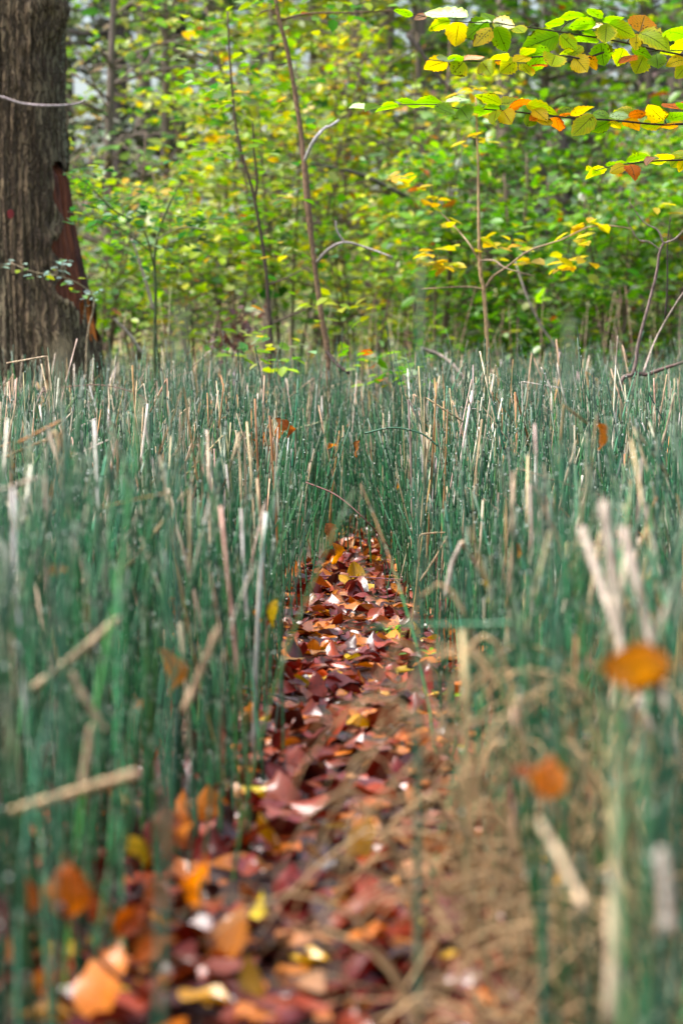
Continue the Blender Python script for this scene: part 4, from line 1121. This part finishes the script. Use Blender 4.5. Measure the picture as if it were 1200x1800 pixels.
# brown curled fern fronds at the back
for (px, py, lab) in ((425, 568, 'dark reddish clump of withered fern behind the horsetails, larger'), (398, 605, 'small reddish clump of withered fern lower down behind the horsetails')):
    b = at(px, py, 13.4); n_ = 38
    P = rng.normal(0, 1, (n_, 3)) * np.array([.045, .05, .055]) + np.array([0, 0, 0])
    root = empty('withered_fern', (b[0], b[1], 0), lab, 'fern')
    build('foliage', [leaf_cloud(P + np.array([0, 0, b[2]]), rng.uniform(.03, .06, n_), pick([(1, (.12, .055, .04)), (1, (.18, .085, .06))], n_, .2), .9)], M_CROWN, root)
    build('stem', [tube(np.array([[.02, 0, 0], [0, .01, b[2] * .6], [0, 0, b[2]]]), .004, (.12, .06, .04), 5)], M_TWIG, root)


# ------------------------------------------------------------------ the thicket and the wood behind
def wood_plant(name, label, cat, px, Y, height, r, nb, blen, z0, nleaf, size, pal, group, lean=0.0, stems_n=1, tcol=(.12, .085, .06), tilt=.38, rise=.25, jit=(.16, .16, .05), mat=None):
    x = (px - 600) / F * Y; gz = float(ground_z(x, Y))
    root = empty(name, (x, Y, gz), label, cat, group)
    tparts, paths = [], []
    for s in range(stems_n):
        a = rng.random() * 6.28; sp = 0.0 if stems_n == 1 else rng.uniform(.12, .38)
        h = height * rng.uniform(.75, 1.0) if stems_n > 1 else height
        t = np.linspace(0, 1, 9)[:, None]
        ax = np.array([[math.cos(a) * sp * h * .55 + lean * h, math.sin(a) * sp * h * .4, 0]])
        P = np.concatenate([np.zeros((9, 2)), t * h], 1) + ax * t ** 1.3 + rng.normal(0, .02, (9, 3)) * t * min(1, height / 3)
        P[0, 2] = -.1
        tparts.append(tube(P, np.linspace(r, r * .3, 9), tcol, 7, .06))
        for b in range(max(1, nb // stems_n)):
            f = rng.uniform(z0, 1.0); k = f * 8; i0 = min(int(k), 7)
            p0 = P[i0] * (1 - (k - i0)) + P[i0 + 1] * (k - i0)
            th_ = rng.random() * 6.28; l = blen * rng.uniform(.5, 1.1) * (1.15 - .6 * f)
            tt = np.linspace(0, 1, 6)[:, None]
            Pb = p0 + np.concatenate([math.cos(th_) * l * tt, math.sin(th_) * l * tt, rise * l * (1.6 * tt - 1.1 * tt ** 2)], 1) + rng.normal(0, .02, (6, 3)) * tt
            tparts.append(tube(Pb, np.linspace(r * .3, r * .08, 6) + .0012, tcol, 4))
            paths.append(Pb)
            if b % 2 == 0:          # a bare twig beside the leafy one
                th2 = th_ + rng.normal(0, 1.0); l2 = l * rng.uniform(.4, .9)
                Pt = p0 + np.concatenate([math.cos(th2) * l2 * tt, math.sin(th2) * l2 * tt, l2 * rng.uniform(.1, .9) * tt], 1) + rng.normal(0, .03, (6, 3)) * tt
                tparts.append(tube(Pt, np.linspace(r * .22, r * .06, 6) + .0016, np.array(tcol) * rng.uniform(.8, 2.2), 4))
    build('trunk', tparts, M_TWIG, root)
    wts = rng.random(len(paths)) ** 2 + .03; wts /= wts.sum()
    v = leaf_join([sprays_on([pth], max(2, int(nleaf * w_)), size, pal, jit) for pth, w_ in zip(paths, wts)])
    build('crown', [v], mat or M_CROWN, root)
    return root


TK = 'shrubs of the thicket behind the horsetails'
for (px, Y, h, nb, nl_, pal, lab) in (
        (60, 16.5, 2.4, 26, 900, CG, 'leafy green shrub half hidden behind the old tree trunk'),
        (170, 17.0, 2.6, 34, 1500, CG, 'muted green shrub close behind the old tree, right of its trunk'),
        (255, 18.5, 2.0, 30, 1700, CF, 'low bright green shrub behind the young glossy sapling'),
        (345, 17.5, 2.2, 34, 1700, CG, 'green and yellow shrub between the glossy sapling and the forked sapling'),
        (420, 19.5, 3.4, 44, 2300, CY, 'tall yellowing shrub behind the forked sapling'),
        (505, 17.8, 3.6, 48, 2300, CG, 'tall green and yellow shrub close behind the leaning centre sapling'),
        (585, 20.0, 3.9, 50, 2300, CY, 'tall yellow green shrub showing right of the leaning centre sapling'),
        (640, 17.6, 1.7, 28, 900, CF, 'low sparse shrub behind the bleached branch'),
        (705, 19.0, 3.4, 44, 1900, CY, 'yellow leaved shrub left of the tan hazel sapling'),
        (770, 17.0, 2.5, 44, 2300, CF, 'dense fresh green shrub just left of the tan hazel sapling'),
        (850, 18.2, 2.7, 46, 2500, CF, 'dense fresh green shrub just behind the tan hazel sapling'),
        (925, 16.8, 2.4, 42, 2300, CF, 'rounded fresh green shrub right of the tan hazel sapling'),
        (1005, 18.0, 3.0, 46, 2500, CF, 'tall fresh green shrub under the rusty round beech leaf'),
        (1085, 17.2, 2.3, 40, 2000, CF, 'fresh green shrub behind the left of the dead shrub'),
        (1160, 18.6, 3.0, 42, 2200, CF, 'tall fresh green shrub behind the top of the dead shrub'),
        (1235, 17.4, 2.6, 34, 1500, CG, 'green shrub at the far end of the thicket past the dead shrub')):
    wood_plant('shrub', lab, 'shrub', px, Y, h, .015, nb, .85, .12 if px > 640 else .42, int(nl_ * (.75 if px > 640 else .5)), .076, pal, TK, stems_n=5, tcol=(.17, .115, .075))

WG = 'young trees of the wood behind the thicket'
for (px, Y, h, r, nl_, pal, lean_, lab) in (
        (185, 21, 6.5, .05, 1100, CD, .03, 'slim dark young tree right of the old tree trunk'),
        (300, 24, 7.0, .06, 1500, CG, -.02, 'dark crowned young tree behind the glossy sapling'),
        (385, 26, 7.5, .06, 3000, CG, .02, 'young tree with green crown behind the forked sapling'),
        (470, 23, 7.0, .05, 3200, CY, .02, 'yellow green young tree behind the top of the centre sapling'),
        (560, 27, 7.5, .07, 3400, CY, -.02, 'broad yellow crowned young tree right behind the centre sapling'),
        (590, 22, 5.5, .055, 1500, CG, .06, 'dark trunked young tree leaning right behind the bleached snapped branch'),
        (670, 25, 7.5, .06, 3200, CY, .03, 'yellow crowned young tree left of the upper beech branch tip'),
        (760, 22, 6.5, .045, 2300, CG, -.05, 'thin young tree leaning left behind the yellow round beech leaves'),
        (860, 26, 7.0, .07, 2400, CF, .0, 'green young tree behind the middle beech branch'),
        (945, 23, 6.0, .06, 1800, CF, .02, 'green young tree beyond the big green beech leaf'),
        (1035, 27, 7.5, .08, 2300, CF, -.02, 'thick young tree behind the heart-shaped orange beech leaf'),
        (1120, 22, 6.0, .05, 1900, CF, .03, 'green young tree behind the lowest beech branch'),
        (1200, 25, 7.0, .06, 2200, CG, -.02, 'green young tree at the end of the beech branches'),
        (1290, 22, 6.0, .05, 1700, CF, .0, 'young tree farthest along past the dead shrub'),
        (-40, 22, 6.5, .06, 1700, CG, .0, 'young tree hidden past the old tree trunk')):
    wood_plant('young_tree', lab, 'tree', px, Y, h, r, 46, 1.35, .2, int(nl_ * .62), .11, pal, WG, lean=lean_, tcol=(.20, .155, .125), jit=(.22, .22, .06))
for (px, Y, h, lab) in ((215, 31, 11, 'dark spruce standing behind the gap right of the old trunk'), (320, 35, 12, 'dark spruce further back behind the glossy sapling'),
                        (1130, 33, 12, 'dark spruce behind the orange heart-shaped leaf'), (985, 36, 12, 'dark spruce farther back beyond the middle beech branch'),
                        (60, 34, 12, 'dark spruce behind the old trunk')):
    wood_plant('spruce', lab, 'tree', px, Y, h, .13, 80, 1.8, .05, 4200, .12, [(3, (.085, .125, .065)), (2, (.12, .15, .085)), (1, (.17, .17, .12))], 'dark spruces in the back of the wood',
               tcol=(.10, .08, .07), tilt=.7, rise=-.1, jit=(.14, .14, .09), mat=M_CONIFER)
for (px, Y, h, r, lab) in ((890, 29, 14, .13, 'grey brown trunk behind the middle of the beech branches'), (975, 31, 14, .16, 'thick grey trunk in the dark beyond the green beech leaves'),
                           (735, 33, 14, .12, 'grey trunk between the yellow crowned trees'), (640, 36, 14, .14, 'pale trunk far behind the centre sapling'),
                           (450, 34, 14, .13, 'grey trunk far behind the forked sapling'), (255, 33, 14, .12, 'grey trunk far right of the old tree'), (1180, 30, 14, .15, 'dark trunk behind the end of the beech branches')):
    wood_plant('forest_tree', lab, 'tree', px, Y, h, r, 30, 2.4, .35, 2600, .10, CD, 'tall trunks in the back of the wood', tcol=(.24, .19, .15), lean=rng.normal(0, .015))

# undergrowth on the bank, and the far wood as one mass
n_ = 34000
ux = rng.uniform(-1, 1, n_); uy = 15.8 + 25 * rng.random(n_) ** 1.3; ux = ux * (.16 * uy + 1.2)
fu = fourier(12, (1.0, .7), 77)
uz = ground_z(ux, uy) + np.abs(rng.normal(0, .42, n_)) * (0.7 + .5 * np.clip(fu(ux, uy), -1, 1))
UG = [(4, (.26, .38, .10)), (2, (.14, .28, .04)), (3, (.38, .42, .16)), (1.2, (.42, .34, .18)), (1, (.24, .13, .07))]
tag(build('undergrowth', [leaf_cloud(np.stack([ux, uy, uz], -1), rng.uniform(.05, .11, n_), pick(UG, n_, .2), .6)], M_CROWN), 'pale green undergrowth covering the bank behind the horsetails', 'undergrowth', kind='stuff')
# dead grass and thin upright shoots at the back edge of the horsetails
parts = []
for k in range(420):
    y = rng.uniform(14.8, 18); x = rng.uniform(-1, 1) * (.15 * y + .4); h = rng.uniform(.5, 1.25)
    lx_ = rng.normal(0, .16)
    parts.append(tube(np.array([[x, y, 0], [x + lx_ * h * .4, y, h * .5], [x + lx_ * h, y + rng.normal(0, .05), h]]), [.0035, .0015], pick([(2, (.30, .19, .11)), (1, (.2, .11, .08)), (1, (.42, .33, .2))], 1)[0], 4))
tag(build('dead_undergrowth', parts, M_STRAW), 'brown leafless shoots along the back edge of the horsetails', 'undergrowth', kind='stuff')

n_ = 26000
wy = rng.uniform(42, 58, n_); wx = rng.uniform(-1, 1, n_) * (.16 * wy + 3); fz = fourier(14, (.55, .5), 91)
wz = ground_z(wx, wy) + rng.random(n_) * 12.0
gap = fourier(16, (.75, .9), 93)(wx, wz)
kp = gap < 0.55
parts = [leaf_cloud(np.stack([wx, wy, wz], -1)[kp], rng.uniform(.16, .40, kp.sum()), pick(CD, int(kp.sum()), .3), .7)]
for k in range(28):
    y = rng.uniform(41, 56); x = rng.uniform(-1, 1) * (.16 * y + 3); r = rng.uniform(.06, .22)
    g = float(ground_z(x, y)); l_ = rng.normal(0, .03)
    parts.append(tube(np.array([[x, y, g - .2], [x + 3 * l_, y, g + 6], [x + 7 * l_, y, g + 14]]), [r, r * .6], (.22, .18, .15), 7))
tag(build('far_woods', parts, M_CONIFER), 'dim far wood closing off the view with chinks of white sky', 'woods', kind='stuff')

# ------------------------------------------------------------------ light
W = bpy.data.worlds.new('World'); S.world = W; W.use_nodes = True
nt = W.node_tree; nt.nodes.clear()
sky = nt.nodes.new('ShaderNodeTexSky'); sky.sky_type = 'NISHITA'; sky.sun_disc = False
SUN_E, SUN_R = math.radians(62), math.radians(-95)
sky.sun_elevation = SUN_E; sky.sun_rotation = SUN_R
sky.air_density = 1.2; sky.dust_density = 4.0; sky.ozone_density = 0.6
bg = nt.nodes.new('ShaderNodeBackground'); bg.inputs[1].default_value = 0.065
out_ = nt.nodes.new('ShaderNodeOutputWorld')
hs = nt.nodes.new('ShaderNodeHueSaturation'); hs.inputs['Saturation'].default_value = 0.85
nt.links.new(sky.outputs[0], hs.inputs['Color']); nt.links.new(hs.outputs[0], bg.inputs[0]); nt.links.new(bg.outputs[0], out_.inputs[0])
sd = bpy.data.lights.new('sun', 'SUN'); so = bpy.data.objects.new('sun', sd); COL.objects.link(so)
sd.energy = 1.5; sd.angle = math.radians(28); sd.color = (1.0, .97, .93)
to_sun = Vector((math.sin(SUN_R) * math.cos(SUN_E), math.cos(SUN_R) * math.cos(SUN_E), math.sin(SUN_E)))
so.rotation_euler = to_sun.to_track_quat('Z', 'Y').to_euler()
so.location = (2, 10, 12)

# ------------------------------------------------------------------ render settings
S.view_settings.view_transform = 'Standard'; S.view_settings.look = 'None'
S.view_settings.exposure = 2.1; S.view_settings.gamma = 1.0
S.render.engine = 'CYCLES'
S.cycles.max_bounces = 6; S.cycles.diffuse_bounces = 3; S.cycles.glossy_bounces = 2; S.cycles.transmission_bounces = 3; S.cycles.transparent_max_bounces = 4
S.cycles.use_denoising = True
S.cycles.caustics_reflective = False; S.cycles.caustics_refractive = False
